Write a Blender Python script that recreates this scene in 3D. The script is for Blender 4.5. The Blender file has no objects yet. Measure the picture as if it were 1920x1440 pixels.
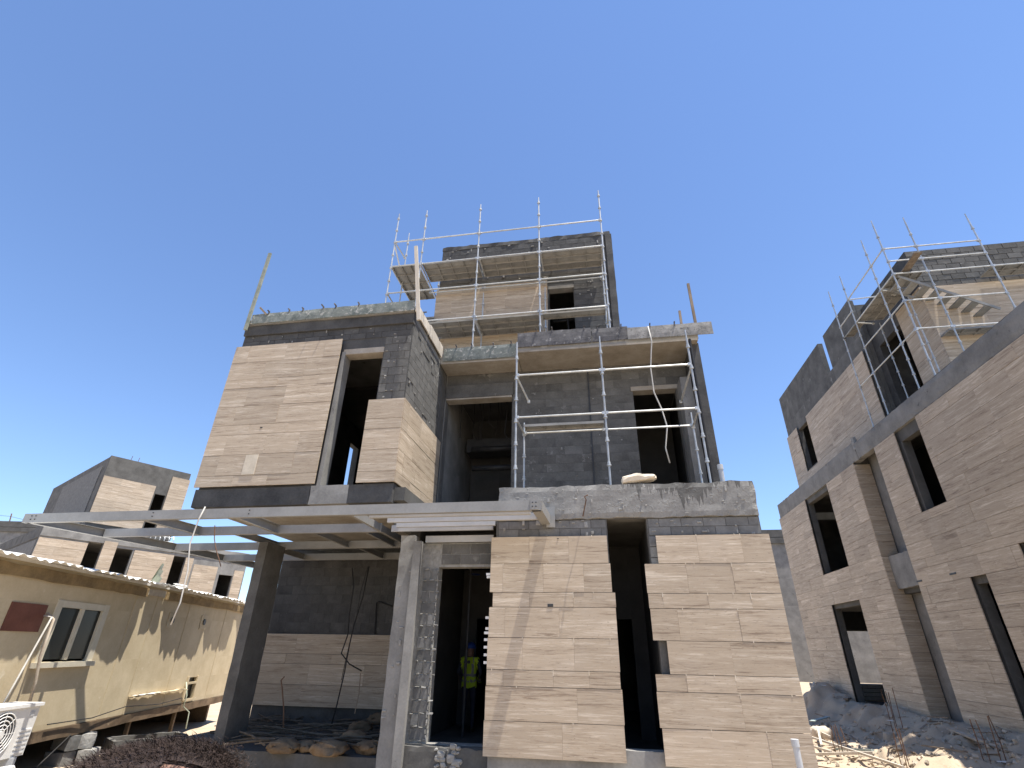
import bpy, bmesh, math, random
from mathutils import Vector, Matrix, noise
random.seed(7)
R = math.radians
scn = bpy.context.scene
col = scn.collection

# ---------------------------------------------------------------- camera
FPX = 956.35
YAW, PITCH, ROLL = R(-9.763), R(27.449), R(0.988)
CAM = Vector((0, 0, 1.7))
FWD = Vector((math.sin(YAW) * math.cos(PITCH), math.cos(YAW) * math.cos(PITCH), math.sin(PITCH)))
_r = Vector((math.cos(YAW), -math.sin(YAW), 0))
_u = _r.cross(FWD)
RGT = _r * math.cos(ROLL) + _u * math.sin(ROLL)
UPV = _u * math.cos(ROLL) - _r * math.sin(ROLL)
cd = bpy.data.cameras.new('camera')
cam = bpy.data.objects.new('camera', cd)
col.objects.link(cam)
m = Matrix((RGT, UPV, -FWD)).transposed().to_4x4()
m.translation = CAM
cam.matrix_world = m
cd.sensor_fit = 'HORIZONTAL'
cd.sensor_width = 36
cd.lens = FPX / 1920 * 36
cd.clip_start = 0.05
cd.clip_end = 3000
scn.camera = cam

# ---------------------------------------------------------------- sky, sun, exposure
SUN = Vector((0.25, -0.08, 1)).normalized()
w = bpy.data.worlds.new('World')
scn.world = w
w.use_nodes = True
nt = w.node_tree
bg = nt.nodes['Background']
sky = nt.nodes.new('ShaderNodeTexSky')
sky.sky_type = 'NISHITA'
sky.sun_disc = False
sky.sun_elevation = math.asin(SUN.z)
sky.sun_rotation = math.atan2(SUN.x, SUN.y)
sky.altitude = 0
sky.air_density = 1.0
sky.dust_density = 0.0
sky.ozone_density = 5.5
tint = nt.nodes.new('ShaderNodeMix'); tint.data_type = 'RGBA'; tint.blend_type = 'MULTIPLY'; tint.inputs[0].default_value = 1
tint.inputs[7].default_value = (1.0, 0.985, 1.03, 1)
nt.links.new(sky.outputs[0], tint.inputs[6]); nt.links.new(tint.outputs[2], bg.inputs[0])
bg.inputs[1].default_value = 0.112
sl = bpy.data.lights.new('sun', 'SUN')
sl.energy = 5.0
sl.angle = R(0.53)
sl.color = (1, 0.95, 0.87)
so = bpy.data.objects.new('sun', sl)
col.objects.link(so)
so.rotation_euler = (-SUN).to_track_quat('-Z', 'Y').to_euler()
vs = scn.view_settings
vs.view_transform = 'Standard'
vs.look = 'None'
vs.gamma = 1
vs.use_curve_mapping = False
vs.exposure = 1.0


# ---------------------------------------------------------------- pixel -> point on a known plane
def ray(x, y):
    return FWD + RGT * ((x - 960) / FPX) - UPV * ((y - 720) / FPX)
def onY(x, y, c):
    d = ray(x, y); return CAM + d * (c / d.y)
def onX(x, y, c):
    d = ray(x, y); return CAM + d * (c / d.x)
def onZ(x, y, c):
    d = ray(x, y); return CAM + d * ((c - CAM.z) / d.z)


# ---------------------------------------------------------------- materials
MATS = {}
def newmat(name):
    mt = bpy.data.materials.new(name)
    mt.use_nodes = True
    MATS[name] = mt
    return mt, mt.node_tree.nodes, mt.node_tree.links

def mixc(N, L, fac, a, b, mode='MIX'):
    n = N.new('ShaderNodeMix'); n.data_type = 'RGBA'; n.blend_type = mode
    for sock, val in ((n.inputs[0], fac), (n.inputs[6], a), (n.inputs[7], b)):
        if hasattr(val, 'links'): L.new(val, sock)
        elif isinstance(val, (int, float)): sock.default_value = val
        else: sock.default_value = (*val, 1)
    return n.outputs[2]

def mth(N, L, op, a, b=None, clamp=False):
    n = N.new('ShaderNodeMath'); n.operation = op; n.use_clamp = clamp
    for i, v in enumerate((a, b)):
        if v is None: continue
        if hasattr(v, 'links'): L.new(v, n.inputs[i])
        else: n.inputs[i].default_value = v
    return n.outputs[0]

def coords(N, L, scale=(1, 1, 1), rnd=True):
    g = N.new('ShaderNodeNewGeometry')
    mp = N.new('ShaderNodeVectorMath'); mp.operation = 'MULTIPLY'
    L.new(g.outputs['Position'], mp.inputs[0]); mp.inputs[1].default_value = scale
    if not rnd: return mp.outputs[0]
    oi = N.new('ShaderNodeObjectInfo')
    s = mth(N, L, 'ADD', mth(N, L, 'MULTIPLY', oi.outputs['Random'], 61.0), mth(N, L, 'MULTIPLY', g.outputs['Random Per Island'], 43.0))
    ad = N.new('ShaderNodeVectorMath'); ad.operation = 'ADD'
    L.new(mp.outputs[0], ad.inputs[0]); L.new(s, ad.inputs[1])
    return ad.outputs[0]

def noise_(N, L, vec, scale, detail=5, rough=0.6, dist=0.0):
    n = N.new('ShaderNodeTexNoise')
    n.inputs['Scale'].default_value = scale; n.inputs['Detail'].default_value = detail
    n.inputs['Roughness'].default_value = rough; n.inputs['Distortion'].default_value = dist
    L.new(vec, n.inputs['Vector'])
    return n.outputs[0]

def ramp(N, L, fac, stops):
    r = N.new('ShaderNodeValToRGB')
    el = r.color_ramp.elements
    while len(el) < len(stops): el.new(0.5)
    for e, (p, c) in zip(el, stops):
        e.position = p; e.color = (*c, 1) if not isinstance(c, (int, float)) else (c, c, c, 1)
    L.new(fac, r.inputs[0])
    return r.outputs[0]

def rndval(N, L):
    oi = N.new('ShaderNodeObjectInfo'); g = N.new('ShaderNodeNewGeometry')
    return mth(N, L, 'FRACT', mth(N, L, 'ADD', oi.outputs['Random'], g.outputs['Random Per Island']))

def finish(N, L, color, rough=0.85, bumpsrc=None, bump=0.3, dist=0.01, metal=0.0, spec=0.3):
    b = N['Principled BSDF']
    if hasattr(color, 'links'): L.new(color, b.inputs['Base Color'])
    else: b.inputs['Base Color'].default_value = (*color, 1)
    b.inputs['Roughness'].default_value = rough
    b.inputs['Metallic'].default_value = metal
    b.inputs['Specular IOR Level'].default_value = spec
    if bumpsrc is not None:
        bp = N.new('ShaderNodeBump'); bp.inputs['Strength'].default_value = bump; bp.inputs['Distance'].default_value = dist
        L.new(bumpsrc, bp.inputs['Height']); L.new(bp.outputs[0], b.inputs['Normal'])
    return b

def mat(name, c1, c2, scale=2.0, stretch=(1, 1, 1), rough=0.85, bump=0.35, dist=0.01, metal=0.0, rnd=0.15, fine=25.0, c3=None, spot=0.62, detail=6, spec=0.3, isl=True):
    """two-tone weathered surface with optional sharper patches of c3 and a per-piece shift of tone"""
    mt, N, L = newmat(name)
    v = coords(N, L, stretch, isl)
    n1 = noise_(N, L, v, scale, detail, 0.62)
    n2 = noise_(N, L, v, fine, 4, 0.6)
    fac = mth(N, L, 'ADD', mth(N, L, 'MULTIPLY', n1, 0.75), mth(N, L, 'MULTIPLY', n2, 0.25))
    c = ramp(N, L, fac, [(0.32, c1), (0.68, c2)])
    if c3:
        n3 = noise_(N, L, v, scale * 1.7, 7, 0.7)
        k = ramp(N, L, n3, [(spot, 0.0), (spot + 0.07, 1.0)])
        c = mixc(N, L, k, c, c3)
    if rnd:
        rv = rndval(N, L)
        k = mth(N, L, 'ADD', mth(N, L, 'MULTIPLY', rv, 2 * rnd), 1 - rnd)
        c = mixc(N, L, 1.0, c, k, 'MULTIPLY')
    finish(N, L, c, rough, fac, bump, dist, metal, spec)
    return mt

def travertine(name, dark, mid, light, rnd=0.09):
    mt, N, L = newmat(name)
    def layer(st, det, ro, di): return noise_(N, L, coords(N, L, st), 1.0, det, ro, di)
    n1 = layer((0.55, 0.55, 10.0), 8, 0.68, 0.6)
    n3 = layer((2.6, 2.6, 55.0), 5, 0.7, 0.3)
    n5 = layer((0.5, 0.5, 0.9), 3, 0.5, 0.0)
    f = mth(N, L, 'ADD', mth(N, L, 'ADD', mth(N, L, 'MULTIPLY', n1, 0.52), mth(N, L, 'MULTIPLY', n3, 0.36)), mth(N, L, 'MULTIPLY', n5, 0.12))
    c = ramp(N, L, f, [(0.39, dark), (0.465, mid), (0.525, mid), (0.605, light)])
    # thin wavy sediment lines, dark and pale
    for st, colr, wd, k0 in (((0.4, 0.4, 11.0), dark, 0.02, 0.6), ((0.7, 0.7, 20.0), [x * 0.85 for x in dark], 0.014, 0.5), ((0.5, 0.5, 14.0), light, 0.018, 0.7)):
        nn = layer(st, 4, 0.6, 0.8)
        v = mth(N, L, 'ABSOLUTE', mth(N, L, 'SUBTRACT', nn, 0.5 if colr is not light else 0.56))
        k = ramp(N, L, v, [(0.0, k0), (wd, 0.0)])
        brk = ramp(N, L, layer((0.9, 0.9, 2.5), 2, 0.5, 0), [(0.4, 0.15), (0.6, 1.0)])
        c = mixc(N, L, mth(N, L, 'MULTIPLY', k, brk), c, colr)
    rv = rndval(N, L)
    k = mth(N, L, 'ADD', mth(N, L, 'MULTIPLY', rv, 2 * rnd), 1 - rnd)
    c = mixc(N, L, 1.0, c, k, 'MULTIPLY')
    n4 = layer((16, 16, 70), 2, 0.5, 0)
    c = mixc(N, L, ramp(N, L, n4, [(0.66, 0.0), (0.74, 0.6)]), c, [x * 0.7 for x in dark])
    # site dust
    n6 = noise_(N, L, coords(N, L, (1, 1, 1), False), 1.1, 6, 0.65)
    c = mixc(N, L, ramp(N, L, n6, [(0.52, 0.0), (0.74, 0.3)]), c, (0.5, 0.43, 0.35))
    finish(N, L, c, 0.62, f, 0.3, 0.006, 0, 0.3)
    return mt

travertine('travertine', (0.23, 0.17, 0.117), (0.432, 0.347, 0.253), (0.62, 0.528, 0.412), 0.1)
mat('coated', (0.036, 0.035, 0.034), (0.1, 0.097, 0.092), 1.6, rough=0.8, bump=0.7, dist=0.02, rnd=0.09, c3=(0.12, 0.118, 0.112), spot=0.64)
mat('coated_grey', (0.068, 0.065, 0.059), (0.16, 0.154, 0.142), 1.6, rough=0.85, bump=0.7, dist=0.02, rnd=0.08, c3=(0.21, 0.203, 0.188), spot=0.61)
mat('concrete', (0.15, 0.145, 0.135), (0.29, 0.28, 0.26), 1.5, rough=0.9, bump=0.45, dist=0.012, rnd=0.06, c3=(0.11, 0.108, 0.1), spot=0.62)
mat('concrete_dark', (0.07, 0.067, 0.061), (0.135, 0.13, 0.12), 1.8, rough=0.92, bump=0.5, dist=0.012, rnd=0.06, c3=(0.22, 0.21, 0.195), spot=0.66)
mat('mortar', (0.2, 0.192, 0.175), (0.36, 0.35, 0.325), 9, rough=0.95, bump=0.9, dist=0.02, rnd=0.1)
mat('block', (0.11, 0.108, 0.103), (0.2, 0.197, 0.188), 5, rough=0.95, bump=0.7, dist=0.01, rnd=0.2, c3=(0.27, 0.26, 0.245), spot=0.66)
mat('soffit_ply', (0.25, 0.215, 0.17), (0.42, 0.38, 0.325), 2.2, (1, 1, 1), rough=0.8, bump=0.2, rnd=0.1, c3=(0.3, 0.2, 0.13), spot=0.66)
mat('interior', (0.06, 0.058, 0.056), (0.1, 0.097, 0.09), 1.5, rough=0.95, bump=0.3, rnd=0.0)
mat('steel_paint', (0.2, 0.195, 0.183), (0.29, 0.284, 0.268), 2.0, rough=0.5, bump=0.12, dist=0.004, rnd=0.06, c3=(0.36, 0.31, 0.25), spot=0.63, spec=0.4)
mat('louvre_paint', (0.36, 0.36, 0.35), (0.46, 0.455, 0.44), 2.0, rough=0.4, bump=0.05, dist=0.003, rnd=0.06, spec=0.4)
mat('galvanised', (0.36, 0.37, 0.37), (0.56, 0.57, 0.56), 6.0, rough=0.4, bump=0.15, dist=0.002, metal=0.35, rnd=0.14, c3=(0.5, 0.47, 0.42), spot=0.6)
mat('deck_steel', (0.2, 0.196, 0.185), (0.33, 0.322, 0.302), 3.0, rough=0.7, bump=0.25, dist=0.004, rnd=0.16, c3=(0.2, 0.14, 0.09), spot=0.68)
mat('green_ply', (0.09, 0.108, 0.097), (0.25, 0.265, 0.24), 5.0, rough=0.7, bump=0.3, dist=0.004, rnd=0.1, c3=(0.4, 0.39, 0.35), spot=0.55)
mat('dark_ply', (0.045, 0.043, 0.045), (0.15, 0.145, 0.145), 4.0, rough=0.7, bump=0.3, dist=0.004, rnd=0.15, c3=(0.27, 0.26, 0.25), spot=0.58)
mat('mottled_ply', (0.15, 0.145, 0.135), (0.36, 0.35, 0.33), 6.0, rough=0.8, bump=0.3, dist=0.004, rnd=0.1, c3=(0.09, 0.088, 0.085), spot=0.58)
mat('pale_timber', (0.42, 0.37, 0.3), (0.62, 0.56, 0.47), 3.0, (3, 3, 0.6), rough=0.8, bump=0.3, dist=0.004, rnd=0.1)
mat('old_timber', (0.16, 0.12, 0.085), (0.34, 0.27, 0.2), 3.0, (3, 3, 1), rough=0.9, bump=0.4, dist=0.004, rnd=0.25)
mat('weathered_green_timber', (0.13, 0.15, 0.115), (0.3, 0.31, 0.26), 5.0, rough=0.85, bump=0.4, dist=0.004, rnd=0.1)
mat('cabin_paint', (0.45, 0.365, 0.23), (0.59, 0.495, 0.335), 1.6, rough=0.75, bump=0.35, dist=0.012, rnd=0.05, c3=(0.6, 0.52, 0.38), spot=0.63)
mat('cabin_fascia', (0.16, 0.11, 0.055), (0.36, 0.26, 0.13), 3, rough=0.85, bump=0.3, rnd=0.1)
mat('cabin_skirt', (0.09, 0.062, 0.038), (0.2, 0.14, 0.085), 3, rough=0.8, bump=0.3, rnd=0.1, c3=(0.28, 0.22, 0.14), spot=0.64)
mat('red_board', (0.12, 0.045, 0.03), (0.19, 0.075, 0.05), 3, rough=0.7, bump=0.2, rnd=0.0)
mat('roof_sheet', (0.6, 0.58, 0.53), (0.78, 0.77, 0.73), 3, rough=0.5, bump=0.1, rnd=0.05, c3=(0.45, 0.4, 0.32), spot=0.68)
mat('window_frame', (0.5, 0.45, 0.34), (0.6, 0.55, 0.44), 4, rough=0.5, bump=0.1, rnd=0.05)
mat('white_plastic', (0.62, 0.61, 0.58), (0.74, 0.73, 0.7), 4, rough=0.5, bump=0.08, rnd=0.04, c3=(0.5, 0.46, 0.39), spot=0.68)
mat('grey_plastic', (0.4, 0.41, 0.42), (0.52, 0.53, 0.53), 5, rough=0.5, bump=0.1, rnd=0.05)
mat('dark_plastic', (0.03, 0.03, 0.032), (0.06, 0.06, 0.06), 5, rough=0.5, bump=0.1, rnd=0.05)
mat('cable', (0.012, 0.012, 0.012), (0.03, 0.028, 0.026), 5, rough=0.6, bump=0.1, rnd=0.05)
mat('cord', (0.4, 0.38, 0.34), (0.58, 0.55, 0.5), 5, rough=0.7, bump=0.1, rnd=0.05)
mat('rust', (0.1, 0.052, 0.03), (0.22, 0.13, 0.08), 8, rough=0.9, bump=0.3, rnd=0.2)
mat('sack', (0.12, 0.08, 0.048), (0.23, 0.165, 0.1), 6, rough=0.95, bump=0.6, dist=0.01, rnd=0.2)
mat('stick', (0.06, 0.048, 0.036), (0.16, 0.132, 0.1), 6, rough=0.95, bump=0.4, rnd=0.3)
mat('sand', (0.34, 0.265, 0.185), (0.48, 0.39, 0.285), 0.8, rough=0.97, bump=0.8, dist=0.03, rnd=0.0, c3=(0.28, 0.22, 0.155), spot=0.6, isl=False)
mat('rubble', (0.33, 0.27, 0.2), (0.52, 0.45, 0.36), 3, rough=0.95, bump=0.7, dist=0.02, rnd=0.25)
mat('pale_stone', (0.5, 0.43, 0.33), (0.66, 0.58, 0.46), 6, rough=0.9, bump=0.4, rnd=0.1)
mat('vest', (0.3, 0.42, 0.02), (0.4, 0.52, 0.03), 9, rough=0.8, bump=0.3, rnd=0.0)
mat('vest_tape', (0.12, 0.125, 0.12), (0.22, 0.22, 0.21), 9, rough=0.4, bump=0.1, rnd=0.0)
mat('navy_cloth', (0.014, 0.017, 0.03), (0.028, 0.032, 0.05), 9, rough=0.9, bump=0.4, rnd=0.0)
mat('grey_cloth', (0.09, 0.09, 0.1), (0.14, 0.14, 0.15), 9, rough=0.9, bump=0.4, rnd=0.0)
mat('skin', (0.17, 0.095, 0.07), (0.27, 0.165, 0.125), 12, rough=0.6, bump=0.15, dist=0.002, rnd=0.0)
mat('hair', (0.022, 0.015, 0.012), (0.07, 0.048, 0.039), 30, rough=0.55, bump=0.3, dist=0.002, rnd=0.3)
mat('helmet_blue', (0.02, 0.05, 0.22), (0.03, 0.07, 0.28), 3, rough=0.35, bump=0.02, rnd=0.0)
mat('leather', (0.03, 0.022, 0.016), (0.06, 0.045, 0.03), 9, rough=0.7, bump=0.2, rnd=0.0)
mat('pale_green_sheet', (0.4, 0.44, 0.33), (0.5, 0.53, 0.42), 4, rough=0.6, bump=0.1, rnd=0.05)
mat('teal_board', (0.27, 0.34, 0.32), (0.4, 0.45, 0.42), 4, rough=0.8, bump=0.2, rnd=0.05)

def mk_glass():
    mt, N, L = newmat('dark_glass')
    b = finish(N, L, (0.018, 0.022, 0.022), 0.25, None, spec=0.25)
mk_glass()

def mk_stained():
    """parapet concrete with darker run-down stains hanging from its top edge (damp that ran over the edge)"""
    mt, N, L = newmat('stained_concrete')
    v = coords(N, L, (1, 1, 1), False)
    n1 = noise_(N, L, v, 1.5, 6, 0.62); n2 = noise_(N, L, v, 22, 4, 0.6)
    f = mth(N, L, 'ADD', mth(N, L, 'MULTIPLY', n1, 0.7), mth(N, L, 'MULTIPLY', n2, 0.3))
    c = ramp(N, L, f, [(0.34, (0.165, 0.16, 0.148)), (0.66, (0.3, 0.29, 0.27))])
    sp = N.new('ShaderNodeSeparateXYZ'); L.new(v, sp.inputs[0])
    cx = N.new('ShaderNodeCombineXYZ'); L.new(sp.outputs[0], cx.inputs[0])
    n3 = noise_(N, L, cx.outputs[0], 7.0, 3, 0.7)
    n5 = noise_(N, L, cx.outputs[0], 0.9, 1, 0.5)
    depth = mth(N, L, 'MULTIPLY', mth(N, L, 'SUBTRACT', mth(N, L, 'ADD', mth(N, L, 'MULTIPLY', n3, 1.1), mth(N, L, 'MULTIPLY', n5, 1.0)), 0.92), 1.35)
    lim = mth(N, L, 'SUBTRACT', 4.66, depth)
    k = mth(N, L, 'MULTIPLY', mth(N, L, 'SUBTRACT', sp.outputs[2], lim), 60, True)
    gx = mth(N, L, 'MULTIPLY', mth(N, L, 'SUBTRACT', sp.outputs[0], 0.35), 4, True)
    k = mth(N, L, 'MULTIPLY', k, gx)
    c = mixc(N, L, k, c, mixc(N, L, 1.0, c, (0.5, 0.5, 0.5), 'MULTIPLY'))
    n4 = noise_(N, L, v, 9, 3, 0.55)
    bs = mth(N, L, 'ADD', f, mth(N, L, 'MULTIPLY', ramp(N, L, n4, [(0.6, 0.0), (0.66, 1.0)]), 0.5))
    finish(N, L, c, 0.9, bs, 0.6, 0.02)
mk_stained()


# ---------------------------------------------------------------- mesh builder and thing helpers
class MB:
    def __init__(s): s.v = []; s.f = []
    def add(s, vs, fs):
        o = len(s.v); s.v += [tuple(p) for p in vs]; s.f += [tuple(i + o for i in q) for q in fs]; return s
    def box(s, x0, x1, y0, y1, z0, z1):
        v = [(x, y, z) for z in (z0, z1) for y in (y0, y1) for x in (x0, x1)]
        return s.add(v, [(0, 2, 3, 1), (4, 5, 7, 6), (0, 1, 5, 4), (2, 6, 7, 3), (0, 4, 6, 2), (1, 3, 7, 5)])
    def obox(s, c, ax, ay, az):
        c, ax, ay, az = map(Vector, (c, ax, ay, az))
        v = [c + ax * i + ay * j + az * k for k in (-1, 1) for j in (-1, 1) for i in (-1, 1)]
        return s.add(v, [(0, 2, 3, 1), (4, 5, 7, 6), (0, 1, 5, 4), (2, 6, 7, 3), (0, 4, 6, 2), (1, 3, 7, 5)])
    def bar(s, p, q, w, h, up=(0, 0, 1)):
        p, q = Vector(p), Vector(q); d = q - p; up = Vector(up)
        a = d.cross(up)
        if a.length < 1e-5: a = d.cross(Vector((1, 0, 0)))
        a.normalize(); b = a.cross(d).normalized()
        return s.obox((p + q) / 2, d / 2, a * w / 2, b * h / 2)
    def tube(s, p, q, r, n=8, r2=None, cap=True):
        p, q = Vector(p), Vector(q); d = (q - p).normalized()
        a = d.orthogonal().normalized(); b = d.cross(a); r2 = r if r2 is None else r2
        vs = []
        for c, rr in ((p, r), (q, r2)):
            for i in range(n):
                t = 2 * math.pi * i / n; vs.append(c + (a * math.cos(t) + b * math.sin(t)) * rr)
        fs = [(i, (i + 1) % n, n + (i + 1) % n, n + i) for i in range(n)]
        if cap: fs += [tuple(range(n - 1, -1, -1)), tuple(range(n, 2 * n))]
        return s.add(vs, fs)
    def path(s, pts, r, n=6):
        pts = [Vector(p) for p in pts]; rings = []
        a = None
        for i, p in enumerate(pts):
            d = (pts[min(i + 1, len(pts) - 1)] - pts[max(i - 1, 0)]).normalized()
            a = d.orthogonal().normalized() if a is None else (a - d * a.dot(d)).normalized()
            b = d.cross(a)
            rings.append([p + (a * math.cos(2 * math.pi * k / n) + b * math.sin(2 * math.pi * k / n)) * r for k in range(n)])
        vs = [v for rg in rings for v in rg]; fs = []
        for i in range(len(pts) - 1):
            for k in range(n):
                fs.append((i * n + k, i * n + (k + 1) % n, (i + 1) * n + (k + 1) % n, (i + 1) * n + k))
        fs += [tuple(range(n - 1, -1, -1)), tuple(range(len(vs) - n, len(vs)))]
        return s.add(vs, fs)
    def rough(s, x0, x1, y0, y1, z0, z1, step=0.12, amp=0.012, seed=0.0):
        """box with uneven, chipped surface"""
        bm = bmesh.new()
        nx, ny, nz = [max(1, int(round((b - a) / step))) for a, b in ((x0, x1), (y0, y1), (z0, z1))]
        idx = {}
        def vert(i, j, k):
            if (i, j, k) not in idx:
                p = Vector((x0 + (x1 - x0) * i / nx, y0 + (y1 - y0) * j / ny, z0 + (z1 - z0) * k / nz))
                edge = (i in (0, nx)) + (j in (0, ny)) + (k in (0, nz))
                q = noise.noise_vector(p * 5.3 + Vector((seed, seed, seed))) * amp * (2.0 if edge > 1 else 0.7)
                c = Vector(((x0 + x1) / 2, (y0 + y1) / 2, (z0 + z1) / 2))
                if edge > 1: q -= Vector((math.copysign(amp, p.x - c.x) * (i in (0, nx)), math.copysign(amp, p.y - c.y) * (j in (0, ny)), math.copysign(amp, p.z - c.z) * (k in (0, nz)))) * 0.8
                idx[(i, j, k)] = len(s.v); s.v.append(tuple(p + q))
            return idx[(i, j, k)]
        bm.free()
        for i in range(nx):
            for j in range(ny):
                s.f.append((vert(i, j, 0), vert(i, j + 1, 0), vert(i + 1, j + 1, 0), vert(i + 1, j, 0)))
                s.f.append((vert(i, j, nz), vert(i + 1, j, nz), vert(i + 1, j + 1, nz), vert(i, j + 1, nz)))
        for i in range(nx):
            for k in range(nz):
                s.f.append((vert(i, 0, k), vert(i + 1, 0, k), vert(i + 1, 0, k + 1), vert(i, 0, k + 1)))
                s.f.append((vert(i, ny, k), vert(i, ny, k + 1), vert(i + 1, ny, k + 1), vert(i + 1, ny, k)))
        for j in range(ny):
            for k in range(nz):
                s.f.append((vert(0, j, k), vert(0, j, k + 1), vert(0, j + 1, k + 1), vert(0, j + 1, k)))
                s.f.append((vert(nx, j, k), vert(nx, j + 1, k), vert(nx, j + 1, k + 1), vert(nx, j, k + 1)))
        return s
    def holed(s, axis, t0, t1, u0, u1, z0, z1, holes=()):
        """wall slab with rectangular openings; axis 'Y' spans x=u, axis 'X' spans y=u"""
        us = sorted({u0, u1, *[min(max(h[i], u0), u1) for h in holes for i in (0, 1)]})
        zs = sorted({z0, z1, *[min(max(h[i], z0), z1) for h in holes for i in (2, 3)]})
        def solid(i, k):
            if i < 0 or k < 0 or i >= len(us) - 1 or k >= len(zs) - 1: return False
            cu, cz = (us[i] + us[i + 1]) / 2, (zs[k] + zs[k + 1]) / 2
            return not any(h[0] < cu < h[1] and h[2] < cz < h[3] for h in holes)
        P = (lambda u, t, z: (u, t, z)) if axis == 'Y' else (lambda u, t, z: (t, u, z))
        flip = axis == 'X'
        def quad(a, b, c, d):
            q = [a, b, c, d]
            s.add(q[::-1] if flip else q, [(0, 1, 2, 3)])
        for i in range(len(us) - 1):
            for k in range(len(zs) - 1):
                if not solid(i, k): continue
                a, b, c, d = us[i], us[i + 1], zs[k], zs[k + 1]
                quad(P(a, t0, c), P(b, t0, c), P(b, t0, d), P(a, t0, d))
                quad(P(b, t1, c), P(a, t1, c), P(a, t1, d), P(b, t1, d))
                if not solid(i - 1, k): quad(P(a, t1, c), P(a, t0, c), P(a, t0, d), P(a, t1, d))
                if not solid(i + 1, k): quad(P(b, t0, c), P(b, t1, c), P(b, t1, d), P(b, t0, d))
                if not solid(i, k - 1): quad(P(a, t1, c), P(b, t1, c), P(b, t0, c), P(a, t0, c))
                if not solid(i, k + 1): quad(P(a, t0, d), P(b, t0, d), P(b, t1, d), P(a, t1, d))
        return s
    def mesh(s, name, off=(0, 0, 0), smooth=False):
        me = bpy.data.meshes.new(name)
        o = Vector(off)
        me.from_pydata([tuple(Vector(p) - o) for p in s.v], [], s.f)
        if smooth: me.polygons.foreach_set('use_smooth', [True] * len(me.polygons))
        me.update()
        return me

def tag(o, label, cat, group=None, kind=None):
    if label: o['label'] = label
    if cat: o['category'] = cat
    if group: o['group'] = group
    if kind: o['kind'] = kind
    return o

class Thing:
    """an Empty at the thing's base; parts are given in world coordinates (rot=0) or in the thing's own frame"""
    def __init__(s, name, label, cat, loc=(0, 0, 0), rot=None, group=None):
        s.o = bpy.data.objects.new(name, None); col.objects.link(s.o)
        s.o.empty_display_size = 0.3
        s.o.location = loc
        s.off = Vector(loc) if rot is None else Vector((0, 0, 0))
        if rot is not None: s.o.rotation_euler.z = rot
        tag(s.o, label, cat, group)
    def part(s, name, mb, mt, parent=None, smooth=False, kind=None, label=None):
        me = mb.mesh(name, s.off, smooth); me.materials.append(MATS[mt])
        return s.link(name, me, parent, kind=kind, label=label)
    def link(s, name, me, parent=None, loc=(0, 0, 0), rot=(0, 0, 0), kind=None, label=None):
        o = bpy.data.objects.new(name, me); col.objects.link(o)
        o.parent = parent or s.o; o.location = loc; o.rotation_euler = rot
        if kind: o['kind'] = kind
        if label: o['label'] = label
        return o

def single(name, mb, mt, label, cat, base=None, group=None, smooth=False, kind=None):
    """a thing that is one mesh, origin at its base"""
    if base is None:
        n = len(mb.v); base = (sum(p[0] for p in mb.v) / n, sum(p[1] for p in mb.v) / n, min(p[2] for p in mb.v))
    me = mb.mesh(name, base, smooth); me.materials.append(MATS[mt])
    o = bpy.data.objects.new(name, me); col.objects.link(o); o.location = base
    return tag(o, label, cat, group, kind)

_cache = {}
def slabmesh(kind, w, d, h, mt):
    """shared box mesh with its centre at the origin and slightly eased front edges"""
    k = (kind, round(w, 3), round(d, 3), round(h, 3), mt)
    if k not in _cache:
        w, d, h = k[1:4]
        me = MB().box(-w / 2, w / 2, -d / 2, d / 2, -h / 2, h / 2).mesh(kind)
        me.materials.append(MATS[mt]); _cache[k] = me
    return _cache[k]

COUNT = {}
def piece(T, kind, axis, c, u, z, w, h, d, mt, tilt=0.0, parent=None, limit=300, joint=0.008, jw=None):
    """one stone tile / block on a wall face. c = plane of its outer face, d = thickness inward (signed)"""
    key = (T.o.name, kind)
    if limit: COUNT[key] = COUNT.get(key, 0) + 1
    w -= joint if jw is None else jw; h -= joint
    if not limit or COUNT[key] > limit:
        mb = OVER.setdefault((*key, mt), (T, mt, MB()))[2]
        if axis == 'Y': mb.box(u - w / 2, u + w / 2, min(c, c + d), max(c, c + d), z - h / 2, z + h / 2)
        else: mb.box(min(c, c + d), max(c, c + d), u - w / 2, u + w / 2, z - h / 2, z + h / 2)
        return
    if axis == 'Y':
        me = slabmesh(kind, w, abs(d), h, mt); loc = (u, c + d / 2, z); rot = (random.uniform(-tilt, tilt), 0, random.uniform(-tilt, tilt))
    else:
        me = slabmesh(kind + '_', abs(d), w, h, mt); loc = (c + d / 2, u, z); rot = (0, random.uniform(-tilt, tilt), random.uniform(-tilt, tilt))
    return T.link(kind, me, parent, Vector(loc) - T.off, rot)
OVER = {}
def flush_over():
    for (nm, kind, _m), (T, mt, mb) in OVER.items():
        T.part(kind + 's', mb, mt, kind='stuff')
    OVER.clear()

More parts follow.
